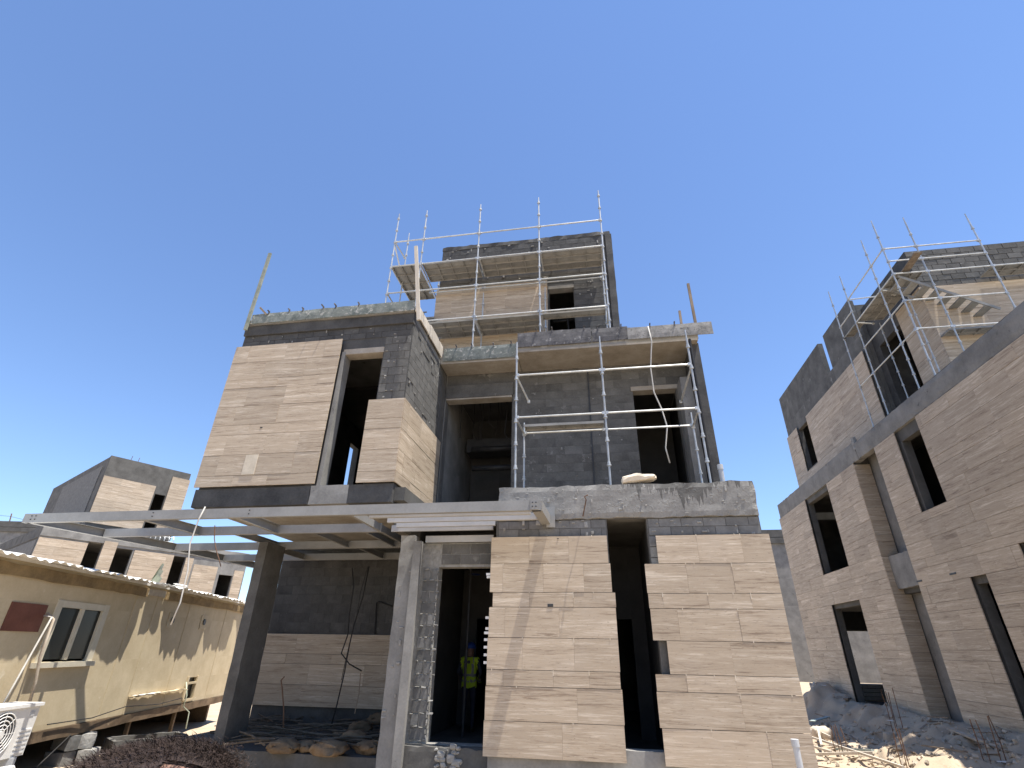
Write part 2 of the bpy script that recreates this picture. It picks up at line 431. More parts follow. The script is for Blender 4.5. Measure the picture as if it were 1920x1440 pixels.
def cladding(T, axis, c, d, u0, u1, ztop, rows, unit=0.5, wavg=1.15, holes=(), cuts=None, mt='travertine', tilt=0.0025):
    """courses of stone tiles from ztop down; rows = heights in units of `unit`; cuts[i] = (left,right,[joints])"""
    z = ztop
    for i, r in enumerate(rows):
        h = r * unit; zc = z - h / 2; z -= h
        a, b = u0, u1
        js = None
        if cuts and i in cuts:
            a, b, js = cuts[i]
        if js is None:
            js = []; x = a + random.uniform(0.35, 1.0) * wavg
            while x < b - 0.3:
                js.append(x); x += wavg * random.uniform(0.82, 1.12)
        edges = [a, *sorted(js), b]
        # split at openings
        spans = []
        for p, q in zip(edges[:-1], edges[1:]):
            seg = [(p, q)]
            for h0, h1, z0, z1 in holes:
                if z0 < zc < z1:
                    ns = []
                    for s0, s1 in seg:
                        if h1 <= s0 or h0 >= s1: ns.append((s0, s1)); continue
                        if h0 - s0 > 0.04: ns.append((s0, h0))
                        if s1 - h1 > 0.04: ns.append((h1, s1))
                    seg = ns
            spans += seg
        for p, q in spans:
            jit = random.uniform(-0.003, 0.003)
            piece(T, 'stone_tile', axis, c + jit, (p + q) / 2, zc, q - p, h, d, mt, tilt, joint=.008, jw=.002)

def blocks(T, axis, c, d, u0, u1, z0, z1, mt='coated', bw=0.4, bh=0.2, holes=(), drop=0.0, joint=0.008, proud=0.003, kind='block', lim=300):
    n = int(round((z1 - z0) / bh)); bh = (z1 - z0) / n
    for i in range(n):
        zc = z0 + (i + 0.5) * bh
        x = u0 - (bw / 2 if i % 2 else 0)
        while x < u1 - 0.02:
            p, q = max(x, u0), min(x + bw, u1); x += bw
            if q - p < 0.06 or random.random() < drop: continue
            seg = [(p, q)]
            for h0, h1, a0, a1 in holes:
                if a0 < zc < a1:
                    ns = []
                    for s0, s1 in seg:
                        if h1 <= s0 or h0 >= s1: ns.append((s0, s1)); continue
                        if h0 - s0 > 0.05: ns.append((s0, h0))
                        if s1 - h1 > 0.05: ns.append((h1, s1))
                    seg = ns
            for s0, s1 in seg:
                sg = -1 if d > 0 else 1
                piece(T, kind, axis, c + sg * random.uniform(0, proud), (s0 + s1) / 2, zc, s1 - s0, bh, d, mt, 0.004, joint=joint, limit=lim)


# ================================================================ GROUND
def gheight(x, y):
    p = Vector((x, y, 0))
    h = -0.1 + 0.05 * noise.noise(p * 0.35) + 0.025 * noise.noise(p * 1.3)
    if x < 3.2: h -= 0.5 * max(0, min(1, (y - 4) / 4)) * max(0, min(1, (-2 - x) / 3)) + .2 * max(0, min(1, (y - 5) / 3))
    if 3.3 < x < 11 and 5 < y < 31: h += 0.09 * abs(noise.noise(p * 1.7)) + 0.05 * noise.noise(p * 3.7 + Vector((9, 0, 0))) + 0.03 * noise.noise(p * 7.9)
    if x > 3.3 and y > 5: h -= 0.75 * min(1, (x - 3.3) / 1.2) * min(1, (y - 5) / 2) * max(0, min(1, (9.7 - x) / 1.3))
    # spoil heaps between the two houses
    for cx, cy, sx, sy, a in ((7.6, 16.5, 1.3, 2.2, 0.45), (8.6, 18.5, 1.1, 2.0, 0.35), (8.7, 23.0, 1.0, 1.6, 0.6), (8.2, 12.8, 1.0, 1.3, 0.3), (8.9, 28.0, 1.0, 1.5, 0.9), (9.0, 14.5, 0.9, 2.0, 0.25)):
        e = ((x - cx) / sx) ** 2 + ((y - cy) / sy) ** 2
        if e < 6:
            h += a * math.exp(-e) * (1 + 0.5 * noise.noise(p * 1.9)) + 0.07 * math.exp(-e * 0.5) * noise.noise(p * 4.2)
    return h
def axis_samples(a, b, fine, far):
    out = [a]; x = a
    while x < b: x += fine; out.append(x)
    st = fine; lo = a; hi = out[-1]; left = []; right = []
    while hi < far: st *= 1.35; hi += st; right.append(hi)
    st = fine
    while lo > -far: st *= 1.35; lo -= st; left.append(lo)
    return left[::-1] + out + right
gx = axis_samples(-16, 11.5, 0.13, 900); gy = axis_samples(-4, 31, 0.13, 900)
gm = MB()
for yy in gy:
    for xx in gx: gm.v.append((xx, yy, gheight(xx, yy)))
nx = len(gx)
gm.f = [(j * nx + i, j * nx + i + 1, (j + 1) * nx + i + 1, (j + 1) * nx + i) for j in range(len(gy) - 1) for i in range(nx - 1)]
me = gm.mesh('ground', smooth=True); me.materials.append(MATS['sand'])
ground = bpy.data.objects.new('ground', me); col.objects.link(ground)
tag(ground, 'sandy building-site ground with spoil heaps beside the right-hand villa', None, kind='structure')


# ================================================================ MAIN VILLA
V = Thing('unfinished_villa', 'half-clad three-storey villa in the middle with beige stone panels and dark block walls', 'house', (-3, 14, -0.2))
def wallY(T, nm, y0, y1, x0, x1, z0, z1, holes=(), mt='coated', label=None): return T.part(nm, MB().holed('Y', y0, y1, x0, x1, z0, z1, holes), mt, label=label)
def wallX(T, nm, x0, x1, y0, y1, z0, z1, holes=(), mt='coated', label=None): return T.part(nm, MB().holed('X', x0, x1, y0, y1, z0, z1, holes), mt, label=label)
def bx(T, nm, x0, x1, y0, y1, z0, z1, mt, label=None): return T.part(nm, MB().box(x0, x1, y0, y1, z0, z1), mt, label=label)

# ---- ground floor
GAP = (0.16, 0.90, 0.06, 3.945)
V.part('plinth', MB().rough(-2.05, 2.95, 10.085, 10.34, -0.6, 0.3, 0.15, 0.008), 'concrete')
wallY(V, 'front_wall', 10.1, 10.35, -2.0, 2.93, 0.05, 3.95, [GAP], 'coated_grey')
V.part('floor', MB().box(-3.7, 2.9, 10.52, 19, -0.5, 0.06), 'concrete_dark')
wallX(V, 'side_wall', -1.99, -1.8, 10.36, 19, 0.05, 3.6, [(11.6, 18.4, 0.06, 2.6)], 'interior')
wallX(V, 'side_wall', 2.7, 2.925, 10.36, 19, -0.5, 3.95)
DOOR = (-3.24, -2.04, 0.2, 3.15)
wallY(V, 'entrance_wall', 10.5, 10.75, -3.66, -1.995, -0.5, 3.62, [DOOR], 'mortar')
V.part('entrance_step', MB().rough(-3.66, -2.02, 10.3, 10.56, -0.6, 0.195, 0.09, 0.02, 3.1), 'concrete_dark')
er = MB()
for k in range(26):
    x, z = random.uniform(-3.0, -2.5), random.uniform(-.1, .2); q = random.uniform(.02, .07)
    er.rough(x - q, x + q, 10.27 - q * .3, 10.33, z - q * .7, z + q * .7, .03, .014, k)
V.part('entrance_step_rubble', er, 'mortar', kind='stuff')
V.part('concrete_column', MB().rough(-4.02, -3.72, 10.24, 10.58, -0.6, 3.75, 0.15, 0.008, 1.7), 'concrete')
V.part('concrete_column', MB().rough(-7.95, -7.71, 11.3, 12.05, -0.8, 3.86, 0.18, 0.006, 4.2), 'concrete_dark')
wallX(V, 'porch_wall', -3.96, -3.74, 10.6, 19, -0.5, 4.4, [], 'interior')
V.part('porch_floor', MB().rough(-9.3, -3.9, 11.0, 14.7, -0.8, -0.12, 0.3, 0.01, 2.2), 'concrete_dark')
wallY(V, 'porch_wall', 14.6, 14.8, -9.35, -3.74, -0.5, 4.4, [], 'coated')
wallY(V, 'rear_wall', 19, 19.2, -8.93, 2.93, -0.5, 9.04)
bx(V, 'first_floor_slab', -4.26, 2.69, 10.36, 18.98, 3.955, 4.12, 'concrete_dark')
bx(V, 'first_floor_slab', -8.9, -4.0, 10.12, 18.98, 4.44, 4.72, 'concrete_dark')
bx(V, 'soffit', -8.88, -4.3, 10.14, 14.58, 4.4, 4.43, 'soffit_ply', 'brown stained soffit under the projecting first floor')
# interior partitions glimpsed through the openings
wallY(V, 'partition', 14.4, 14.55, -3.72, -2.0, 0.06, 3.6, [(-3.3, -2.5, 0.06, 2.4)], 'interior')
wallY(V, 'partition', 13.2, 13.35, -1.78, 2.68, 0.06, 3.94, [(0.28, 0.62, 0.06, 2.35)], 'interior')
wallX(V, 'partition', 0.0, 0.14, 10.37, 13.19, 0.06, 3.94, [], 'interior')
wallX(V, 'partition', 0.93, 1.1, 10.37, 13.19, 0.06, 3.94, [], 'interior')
V.part('entrance_pipe', MB().tube((-3.05, 12.4, 0.06), (-3.05, 12.4, 3.6), 0.03), 'dark_plastic')
# blockwork of the entrance jamb, with squeezed-out mortar
blocks(V, 'Y', 10.485, 0.05, -3.56, -3.245, 0.24, 3.1, 'block', bw=0.33, bh=0.205, joint=0.03, proud=0.012)
jm = MB()
for i in range(15):
    z = 0.24 + i * 0.204
    for k in range(3):
        x = -3.54 + k * 0.13 + random.uniform(-.03, .03)
        jm.rough(x, x + random.uniform(.05, .11), 10.455, 10.5, z - .012, z + random.uniform(.006, .03), 0.04, 0.01, i + k)
V.part('squeezed_mortar', jm, 'mortar', kind='stuff')
jm = MB()
for i in range(24):
    z = 0.22 + i * 0.122
    jm.rough(-3.262 + random.uniform(-.01, .004), -3.225, 10.45, 10.52, z, z + random.uniform(.07, .13), 0.05, 0.012, i)
V.part('mortar_edge', jm, 'mortar', kind='stuff')
blocks(V, 'Y', 10.488, 0.05, -3.2, -2.05, 3.19, 3.6, 'coated_grey', joint=0.016)
blocks(V, 'Y', 10.088, 0.05, -1.95, 0.14, 3.63, 3.94, 'block', bh=0.155, joint=0.008)
blocks(V, 'Y', 10.088, 0.05, 0.93, 2.92, 3.63, 3.94, 'block', bh=0.155, joint=0.008)
blocks(V, 'Y', 10.088, 0.05, 0.91, 1.06, 2.45, 3.62, 'block', joint=0.016)

# ---- ground-floor stone: two hanging screens of tiles, edges left ragged
def X6(x, y): return onY(880 + x * .375, 900 + y * .375, 10).x
ROW = [1, 1, .5, 1, 1, .5, 1, 1]
UN = 3.49 / 7
yz = (350, 488, 598, 705, 865, 990, 1115, 1290)
Lj = [(300, 497), (168, 370, 572), (300, 520), (178, 450), (265, 525), (170, 420, 600), (540,), (465,)]
Rj = [(1143, 1365), (1090, 1320), (968, 1195, 1410), (1045, 1350), (1310,), (1085, 1330), (1360,), (1490,)]
Le = [(-2.07, .14), (-2.07, .17), (-2.01, .22), (-2.07, .21), (-2.08, .21), (-2.08, .2), (-2.09, .22), (-2.1, .21)]
Re = [(1.03, 3.01), (.78, 3.01), (.79, 3.01), (.8, 3.01), (1.02, 3.0), (.78, 3.0), (.77, 3.01), (.8, 3.01)]
cladding(V, 'Y', 9.985, 0.03, 0, 0, 3.625, ROW, UN, cuts={i: (*Le[i], [X6(j, yz[i]) for j in Lj[i]]) for i in range(8)})
cladding(V, 'Y', 9.985, 0.03, 0, 0, 3.61, ROW, UN, cuts={i: (*Re[i], [X6(j, yz[i]) for j in Rj[i]]) for i in range(8)})
cl = MB()
for (ex, zs) in ((-2.13, [2.95, 2.9, 2.2, 2.02, 1.95, 1.84, 1.72, 1.6, 1.48]),):
    for z in zs: V.part('fixing_cleat', MB().box(ex + random.uniform(-.03, .0), -2.06, 10.02, 10.07, z - .02, z + .022), 'white_plastic')
dl = MB()
for i, ((a, b), sgn) in enumerate([(e, 0) for e in Le] + [(e, 1) for e in Re]):
    zt = (3.625 if not sgn else 3.61) - sum(ROW[:i % 8]) * UN
    for j in (Lj if not sgn else Rj)[i % 8]:
        x = X6(j, yz[i % 8])
        if random.random() < .7: dl.box(x - .006, x + .006, 9.98, 9.99, zt - .09 * random.random() - .01, zt + .01)
    x = random.uniform(a, b); dl.box(x - .006, x + .006, 9.98, 9.99, zt - .02, zt + .01)
V.part('resin_dabs', dl, 'pale_stone', kind='stuff')
# porch stone in the shade
pz = onY(604, 1189, 14.5).z
cladding(V, 'Y', 14.5, 0.03, -9.3, -4.0, pz, [1, .5, 1, 1], (pz - onY(597, 1326, 14.5).z) / 3.5, wavg=1.5)
blocks(V, 'Y', 14.588, 0.05, -9.3, -4.0, pz + .05, 4.2, 'coated', bw=0.45, bh=0.24, joint=0.004, proud=.0015, lim=0)

# ---- tower (first floor, projecting over the porch)
WIN = (-5.95, -4.96, 4.68, 8.13)
wallY(V, 'tower_wall', 10.1, 10.35, -8.93, -4.27, 4.42, 9.04, [WIN], 'coated')
wallX(V, 'tower_wall', -4.52, -4.275, 10.36, 13.1, 4.42, 9.04, [], 'coated_grey')
a, b, c_ = onX(658, 829, -8.7), onX(670, 842, -8.7), onX(658, 915, -8.7)
LW = (min(a.y, b.y), max(a.y, b.y) + 0.1, c_.z - 0.3, (a.z + b.z) / 2)
wallX(V, 'tower_wall', -8.925, -8.7, 10.36, 18.99, 4.42, 9.04, [LW], 'coated')
wallX(V, 'partition', -4.48, -4.23, 13.1, 18.9, 3.94, 9.03, [], 'concrete')
p0, p1 = onY(580, 930, 10.05).x, onY(652, 930, 10.05).x
V.part('tower_base_band', MB().rough(-8.95, p0, 10.03, 10.2, 4.38, 4.79, 0.2, 0.006, 1), 'coated')
V.part('tower_base_band', MB().rough(p0, p1, 10.035, 10.2, 4.38, 4.80, 0.2, 0.006, 2), 'concrete')
V.part('tower_base_band', MB().rough(p1, -4.24, 10.03, 10.2, 4.38, 4.79, 0.2, 0.006, 3), 'coated')
V.part('tower_base_band', MB().rough(-4.5, -4.235, 10.2, 13.0, 4.38, 4.78, 0.2, 0.006, 5), 'coated')
TR = [1, 1, .5, 1, 1, .5, 1, 1, .5]
cladding(V, 'Y', 9.985, 0.03, -8.98, -6.05, 8.545, TR, 3.72 / 7.5, wavg=1.0)
cladding(V, 'Y', 9.985, 0.03, -5.085, -4.22, 6.785, [1, .5, 1, 1, .5], 1.975 / 4, wavg=2.0)
cladding(V, 'X', -4.205, -0.03, 10.0, 12.86, 6.785, [1, .5, 1, 1, .5], 1.975 / 4, wavg=0.95)
# patched damaged tile
V.part('patched_tile', MB().box(onY(455, 880, 9.98).x, onY(478, 880, 9.98).x, 9.972, 9.99, onY(465, 890, 9.98).z, onY(465, 853, 9.98).z), 'pale_stone')
# window reveal and lintel
bx(V, 'window_reveal', -6.03, -5.94, 10.06, 10.36, 4.68, 8.2, 'concrete')
bx(V, 'window_lintel', -6.0, -4.94, 10.07, 10.36, 8.12, 8.27, 'soffit_ply')
blocks(V, 'Y', 10.088, 0.05, -8.85, -4.28, 8.56, 8.9, 'coated', bh=0.17, bw=0.42)
V.part('ring_beam', MB().rough(-8.94, -4.25, 10.03, 10.2, 8.9, 9.2, 0.2, 0.008, 7), 'coated')
blocks(V, 'Y', 10.088, 0.05, -4.94, -4.28, 6.8, 8.56, 'coated_grey', holes=[(-4.94, -4.93, 0, 1)], bh=0.22, bw=0.36, joint=0.009)
blocks(V, 'X', -4.262, -0.05, 10.12, 12.6, 6.8, 9.0, 'coated_grey', bh=0.2, bw=0.4, drop=0.1, joint=0.009)
V.part('corner_pillar', MB().rough(-4.5, -4.255, 12.62, 13.08, 4.8, 9.03, 0.2, 0.006, 9), 'concrete_dark')
V.part('corner_pillar', MB().rough(-4.5, -4.245, 12.95, 13.3, 3.9, 9.03, 0.25, 0.006, 19), 'concrete_dark')

# small anchor holes in the stone
for px_, py_, w_ in ((1032, 1135, .05), (490, 802, .03), (1046, 1010, .015)):
    q = onY(px_, py_, 9.985); V.part('anchor_hole', MB().box(q.x - w_, q.x + w_, 9.977, 9.99, q.z - w_ * .5, q.z + w_ * .5), 'dark_plastic')
# cement dabs and squeezed mortar on the bare walls
dm = MB(); rd = random.Random(21)
def dabs(n, fn, smin, smax, axis='Y'):
    for k in range(n):
        x, y, z = fn(); a_ = rd.uniform(smin, smax); b_ = rd.uniform(smin, smax) * rd.choice((.4, .6, 1.5)); t_ = rd.uniform(.006, .022)
        if axis == 'Y': dm.rough(x - a_, x + a_, y - t_, y + .012, z - b_, z + b_, min(a_, b_), .3 * min(a_, b_), k * .7)
        else: dm.rough(x - .012, x + t_, y - a_, y + a_, z - b_, z + b_, min(a_, b_), .3 * min(a_, b_), k * .7)
dabs(46, lambda: (rd.uniform(-1.9, 2.9), 10.045, rd.uniform(3.98, 4.5)), .012, .04)
dabs(26, lambda: (rd.choice((rd.uniform(-1.9, .1), rd.uniform(.95, 2.9))), 10.085, rd.uniform(3.63, 3.93)), .015, .05)
dabs(12, lambda: (rd.uniform(-8.8, -4.4), 10.085, rd.uniform(8.57, 8.88)), .01, .03)
dabs(11, lambda: (rd.uniform(-4.9, -4.35), 10.085, rd.uniform(6.85, 8.6)), .01, .04)
dabs(15, lambda: (-4.262, rd.uniform(10.2, 12.5), rd.uniform(6.9, 8.9)), .012, .05, 'X')
dabs(40, lambda: (rd.uniform(-4.8, .8), 13.545, rd.uniform(12.7, 14.4)), .012, .05)
dabs(30, lambda: (rd.uniform(-.3, .8), 13.545, rd.uniform(9.5, 12.6)), .012, .05)
dabs(24, lambda: (rd.uniform(-2.1, 1.1), 13.085, rd.uniform(4.7, 8.8)), .01, .03)
dabs(14, lambda: (rd.uniform(-4.0, -3.74), 10.24, rd.uniform(-.1, 3.3)), .012, .05)
V.part('cement_dabs', dm, 'mortar', kind='stuff')
# ---- terrace, recessed first-floor wall
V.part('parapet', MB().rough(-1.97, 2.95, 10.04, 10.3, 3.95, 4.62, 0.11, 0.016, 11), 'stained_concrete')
V.part('parapet', MB().rough(2.7, 2.94, 10.3, 13.0, 3.95, 4.6, 0.15, 0.014, 12), 'concrete')
TD = (1.17, 2.33, 3.94, 8.17)
wallY(V, 'recessed_wall', 13.1, 13.35, -4.22, 2.68, 3.94, 9.02, [(-4.2, -2.24, 3.94, 8.18), TD], 'coated_grey')
V.part('lintel_beam', MB().rough(-4.2, -2.2, 13.0, 13.2, 8.2, 8.62, 0.2, 0.006, 3), 'coated_grey')
bx(V, 'lintel_underside', -4.2, -2.24, 13.02, 13.36, 8.155, 8.2, 'soffit_ply')
bx(V, 'door_lintel', 1.12, 2.4, 13.05, 13.36, 8.13, 8.26, 'soffit_ply')
blocks(V, 'Y', 13.09, 0.05, -2.22, 2.66, 3.96, 9.0, 'coated_grey', holes=[TD], bh=0.24, bw=0.48, joint=0.003, proud=0.0015, lim=0)
V.part('wall_channel', MB().box(-0.06, -0.02, 13.06, 13.1, 3.96, 8.9), 'dark_plastic')
V.part('fin_wall', MB().rough(2.36, 2.66, 12.5, 13.08, 3.94, 8.2, 0.25, 0.008, 5), 'concrete')
wallX(V, 'side_wall', 2.69, 2.92, 12.2, 18.98, 3.96, 9.02)
wallY(V, 'partition', 16.4, 16.55, -4.2, 2.6, 3.94, 9.02, [(-3.2, -2.4, 3.94, 6.4)], 'interior')
bx(V, 'ceiling', -8.6, 2.6, 13.4, 18.9, 8.9, 9.0, 'interior')
# hanging ducts and cables inside the tall opening
dk = MB()
for x0, x1, y, z in ((-3.9, -2.3, 15.2, 7.4), (-3.8, -2.3, 15.0, 6.7)): dk.tube((x0, y, z), (x1, y, z), 0.09, 10)
V.part('duct', dk, 'dark_plastic', smooth=True)
bx(V, 'duct', -4.1, -2.3, 15.3, 15.9, 7.35, 7.8, 'dark_plastic')
hc = MB()
for i in range(9):
    x = -3.95 + i * 0.2; y = 14.2 + random.uniform(-.4, .5); l = random.uniform(0.6, 1.9)
    hc.path([(x, y, 8.9), (x + .02, y, 8.9 - l * .5), (x + random.uniform(-.1, .1), y, 8.9 - l * .85), (x + random.uniform(-.2, .2), y + .1, 8.9 - l)], 0.014, 5)
V.part('hanging_cable', hc, 'cable')

# ---- roof slabs
bx(V, 'roof_slab', -8.94, -4.26, 9.988, 18.98, 9.205, 9.36, 'concrete')
bx(V, 'roof_slab', -8.93, -4.27, 10.21, 18.97, 9.046, 9.204, 'concrete')
bx(V, 'roof_slab', -4.255, -1.96, 12.4, 18.98, 9.05, 9.36, 'concrete')
bx(V, 'roof_slab', -1.955, 2.9, 12.0, 18.98, 9.048, 9.362, 'concrete')
bx(V, 'soffit', -4.24, -1.97, 12.36, 13.09, 9.0, 9.049, 'soffit_ply')
bx(V, 'soffit', -1.95, 2.88, 11.99, 13.09, 8.99, 9.047, 'soffit_ply')

# ---- penthouse
PW = (-1.15, -0.34, 9.9, 12.4)
wallY(V, 'penthouse_wall', 13.56, 13.8, -4.95, 1.0, 9.36, 14.56, [PW], 'coated')
wallX(V, 'penthouse_wall', -4.95, -4.7, 13.81, 18.99, 9.36, 14.54)
wallX(V, 'penthouse_wall', 0.75, 1.0, 13.81, 18.99, 9.36, 14.54)
wallY(V, 'penthouse_wall', 18.75, 18.98, -4.68, 0.74, 9.36, 14.52)
bx(V, 'roof_slab', -4.69, 0.74, 13.81, 18.74, 14.1, 14.3, 'concrete')
V.part('roof_edge', MB().rough(-4.97, 1.02, 13.53, 13.83, 14.4, 14.6, 0.15, 0.018, 21), 'coated')
V.part('corner_pillar', MB().rough(0.82, 1.04, 13.5, 13.7, 9.36, 14.42, 0.3, 0.006, 23), 'coated')
cladding(V, 'Y', 13.46, 0.03, -5.0, -1.19, 12.61, [1, 1, .5, 1, 1, .5, 1, .4], 0.5, wavg=0.95)
blocks(V, 'Y', 13.548, 0.05, -4.93, 0.8, 12.66, 14.38, 'coated', bh=0.215, bw=0.42, joint=0.009, proud=0.006)
blocks(V, 'Y', 13.548, 0.05, -0.32, 0.8, 9.4, 12.64, 'coated', bh=0.216, bw=0.42, joint=0.009, proud=0.006)
bx(V, 'window_lintel', -1.17, -0.32, 13.55, 13.82, 12.3, 12.42, 'concrete')
pp = MB()
pp.tube((-1.1, 14.3, 11.95), (-.3, 14.3, 12.0), .05); pp.tube((-1.1, 14.3, 11.5), (-.3, 14.3, 11.52), .05)
pp.path([(-.75, 14.2, 11.98), (-.6, 14.2, 11.9), (-.58, 14.2, 11.0), (-.35, 14.2, 10.9)], .035)
V.part('service_pipe', pp, 'cable', smooth=True)
flush_over()


# ================================================================ STEEL CANOPY in front of the house
K = Thing('steel_canopy', 'grey steel channel canopy frame over the porch and entrance', 'canopy', (-6.5, 10, -0.15))
def channel(p, q, h, w, open_dir):
    """C-section between p and q, web h tall, flanges w wide pointing along open_dir"""
    p, q, o = Vector(p), Vector(q), Vector(open_dir); t = 0.008
    mb = MB(); d = q - p; up = Vector((0, 0, 1))
    mb.obox((p + q) / 2, d / 2, o * t / 2, up * h / 2)
    for s_ in (-1, 1):
        mb.obox((p + q) / 2 + o * (w / 2 + t / 2) + up * s_ * (h / 2 - t / 2), d / 2 * 0.9995, o * w / 2, up * t / 2)
    return mb
ZB, ZT = 3.86, 4.04
zc, hh = (ZB + ZT) / 2, ZT - ZB
K.part('beam', channel((-11.75, 8.88, zc), (-0.98, 8.88, zc), hh, 0.09, (0, 1, 0)), 'steel_paint')
K.part('beam', channel((-11.7, 8.9, zc), (-11.1, 12.4, zc), hh, 0.08, (1, 0, 0)), 'steel_paint')
K.part('beam', channel((-11.1, 12.4, zc), (-10.9, 16.6, zc), hh, 0.08, (1, 0, 0)), 'steel_paint')
K.part('beam', channel((-11.35, 10.42, zc), (-4.55, 10.42, zc), hh, 0.08, (0, 1, 0)), 'steel_paint')
K.part('beam', channel((-11.05, 12.3, zc), (-4.1, 12.3, zc), hh, 0.08, (0, 1, 0)), 'steel_paint')
K.part('beam', channel((-10.95, 14.1, zc), (-4.1, 14.1, zc), hh, 0.08, (0, 1, 0)), 'steel_paint')
K.part('beam', channel((-9.0, 8.97, zc), (-8.9, 10.41, zc), hh, 0.08, (1, 0, 0)), 'steel_paint')
K.part('beam', channel((-6.95, 8.97, zc), (-7.0, 10.41, zc), hh, 0.08, (1, 0, 0)), 'steel_paint')
K.part('beam', channel((-4.55, 8.97, zc), (-4.6, 12.29, zc), hh * .8, 0.06, (-1, 0, 0)), 'steel_paint')
K.part('beam', MB().obox((-1.03, 9.49, zc), (.09, 0, 0), (.02, .6, 0), (0, 0, hh / 2)), 'steel_paint')
for x in (-8.1, -6.2, -5.0):
    K.part('cross_rail', channel((x, 10.5, zc), (x, 12.29, zc), hh * .8, 0.05, (1, 0, 0)), 'steel_paint')
for x in (-8.4, -6.0, -4.8):
    K.part('cross_rail', channel((x, 12.4, zc), (x, 14.09, zc), hh * .8, 0.05, (1, 0, 0)), 'steel_paint')
for y, x0, x1, nm in ((9.2, -4.3, -1.2, 0), (9.62, -4.1, -1.12, 1), (10.06, -4.08, -2.02, 2)):
    K.part('louvre', channel((x0, y, zc - 0.02), (x1, y, zc - 0.02), 0.12, 0.07, (0, 1, 0)), 'louvre_paint')
K.part('louvre', channel((-4.3, 10.36, zc - 0.04), (-2.12, 10.36, zc - 0.04), 0.13, 0.05, (0, 1, 0)), 'louvre_paint')
K.part('louvre', channel((-3.55, 10.42, zc - 0.26), (-2.12, 10.42, zc - 0.26), 0.13, 0.05, (0, 1, 0)), 'louvre_paint')
K.part('post', MB().box(-3.69, -3.53, 10.12, 10.13, -.4, 3.6).box(-3.69, -3.68, 10.13, 10.23, -.4, 3.6).box(-3.54, -3.53, 10.13, 10.23, -.4, 3.6), 'concrete', label='dusty steel channel post beside the entrance')
K.part('wall_plate', MB().box(-1.0, -0.83, 10.01, 10.035, 3.8, 4.19), 'steel_paint')
K.part('wall_plate', MB().box(-1.16, -1.02, 8.855, 8.872, 3.87, 4.1), 'steel_paint')
bt = MB()
for x, y in ((-11.55, 8.87), (-11.45, 8.87), (-1.12, 8.85), (-1.06, 8.85), (-8.7, 8.87), (-6.6, 8.87)):
    for dz in (0.0,): bt.tube((x, y, zc - .03), (x, y - .012, zc - .03), .012, 8); bt.tube((x, y, zc + .04), (x, y - .012, zc + .04), .012, 8)
K.part('bolt', bt, 'dark_plastic')


# ================================================================ SCAFFOLDS
def standard(T, x, y, z0, z1, ring0=None, lean=(0, 0)):
    mb = MB(); p = Vector((x, y, z0)); q = Vector((x + lean[0], y + lean[1], z1))
    mb.tube(p, q - (q - p).normalized() * 0.22, 0.0242, 8)
    mb.tube(q - (q - p).normalized() * 0.22, q, 0.017, 8)
    z = ring0 if ring0 is not None else z0 + 0.3
    while z < z1 - 0.25:
        t = (z - z0) / (z1 - z0); c = p + (q - p) * t
        mb.tube(c - Vector((0, 0, .018)), c + Vector((0, 0, .018)), 0.047, 8)
        mb.tube(c + Vector((0, 0, .03)), c + Vector((0, 0, .075)), 0.034, 8)
        z += 0.555
    return T.part('standard', mb, 'galvanised', smooth=False)
def ledger(T, p, q, nm='ledger', r=0.0242):
    p, q = Vector(p), Vector(q); d = (q - p).normalized()
    mb = MB().tube(p, q, r, 8)
    for c in (p + d * .04, q - d * .04): mb.box(c.x - .03, c.x + .03, c.y - .03, c.y + .03, c.z - .035, c.z + .035)
    return T.part(nm, mb, 'galvanised')
def plankmesh(l, w):
    k = ('plank', round(l, 2), round(w, 2))
    if k not in _cache:
        mb = MB().box(-l / 2, l / 2, -w / 2, w / 2, -.006, .0)
        mb.box(-l / 2, l / 2, -w / 2, -w / 2 + .012, -.06, -.006).box(-l / 2, l / 2, w / 2 - .012, w / 2, -.06, -.006)
        n = max(2, int(l / .45))
        for i in range(n + 1):
            x = -l / 2 + .02 + (l - .04) * i / n
            mb.box(x - .012, x + .012, -w / 2 + .012, w / 2 - .012, -.05, -.006)
        for i in range(int(l / .12)):
            x = -l / 2 + .06 + i * .12
            mb.box(x - .02, x + .02, -w / 2 + .05, -w / 2 + .065, -.012, -.0062).box(x - .02, x + .02, w / 2 - .065, w / 2 - .05, -.012, -.0062)
        me = mb.mesh('deck_plank'); me.materials.append(MATS['deck_steel']); _cache[k] = me
    return _cache[k]
def plank(T, c, l, w, rz=0.0, tilt=0.0):
    return T.link('deck_plank', plankmesh(l, w), None, Vector(c) - T.off, (tilt, 0, rz))

# -- penthouse scaffold
S1 = Thing('scaffold', 'galvanised tube scaffold with two plank decks around the rooftop penthouse', 'scaffold', (-2.8, 13, 9.36))
sx = [-6.33, -5.3, -3.36, -1.34, 0.67]
YF, YB = 12.5, 13.3
for i, x in enumerate(sx): standard(S1, x, YF, 9.37, 15.42, 9.62)
standard(S1, -6.25, YB + .05, 9.37, 15.3, 9.8)
standard(S1, -5.3, 14.4, 9.37, 13.9, 9.7); standard(S1, -6.3, 14.4, 9.37, 13.9, 9.7)
for x in (-3.3, -1.25, 0.63): standard(S1, x, YB, 9.37, 12.95 if x > 0 else 12.2, 9.5)
for z in (14.09, 13.0, 11.89):
    for a, b in zip(sx[:-1], sx[1:]): ledger(S1, (a, YF, z), (b, YF, z))
for a, b in zip(sx[1:-1], sx[2:]): ledger(S1, (a, YF, 10.68), (b, YF, 10.68))
for z in (13.0, 10.62):
    for x in (-5.3, -3.3, -1.3, 0.65): ledger(S1, (x, YF, z - .03), (x, YB + .1, z - .03), 'transom')
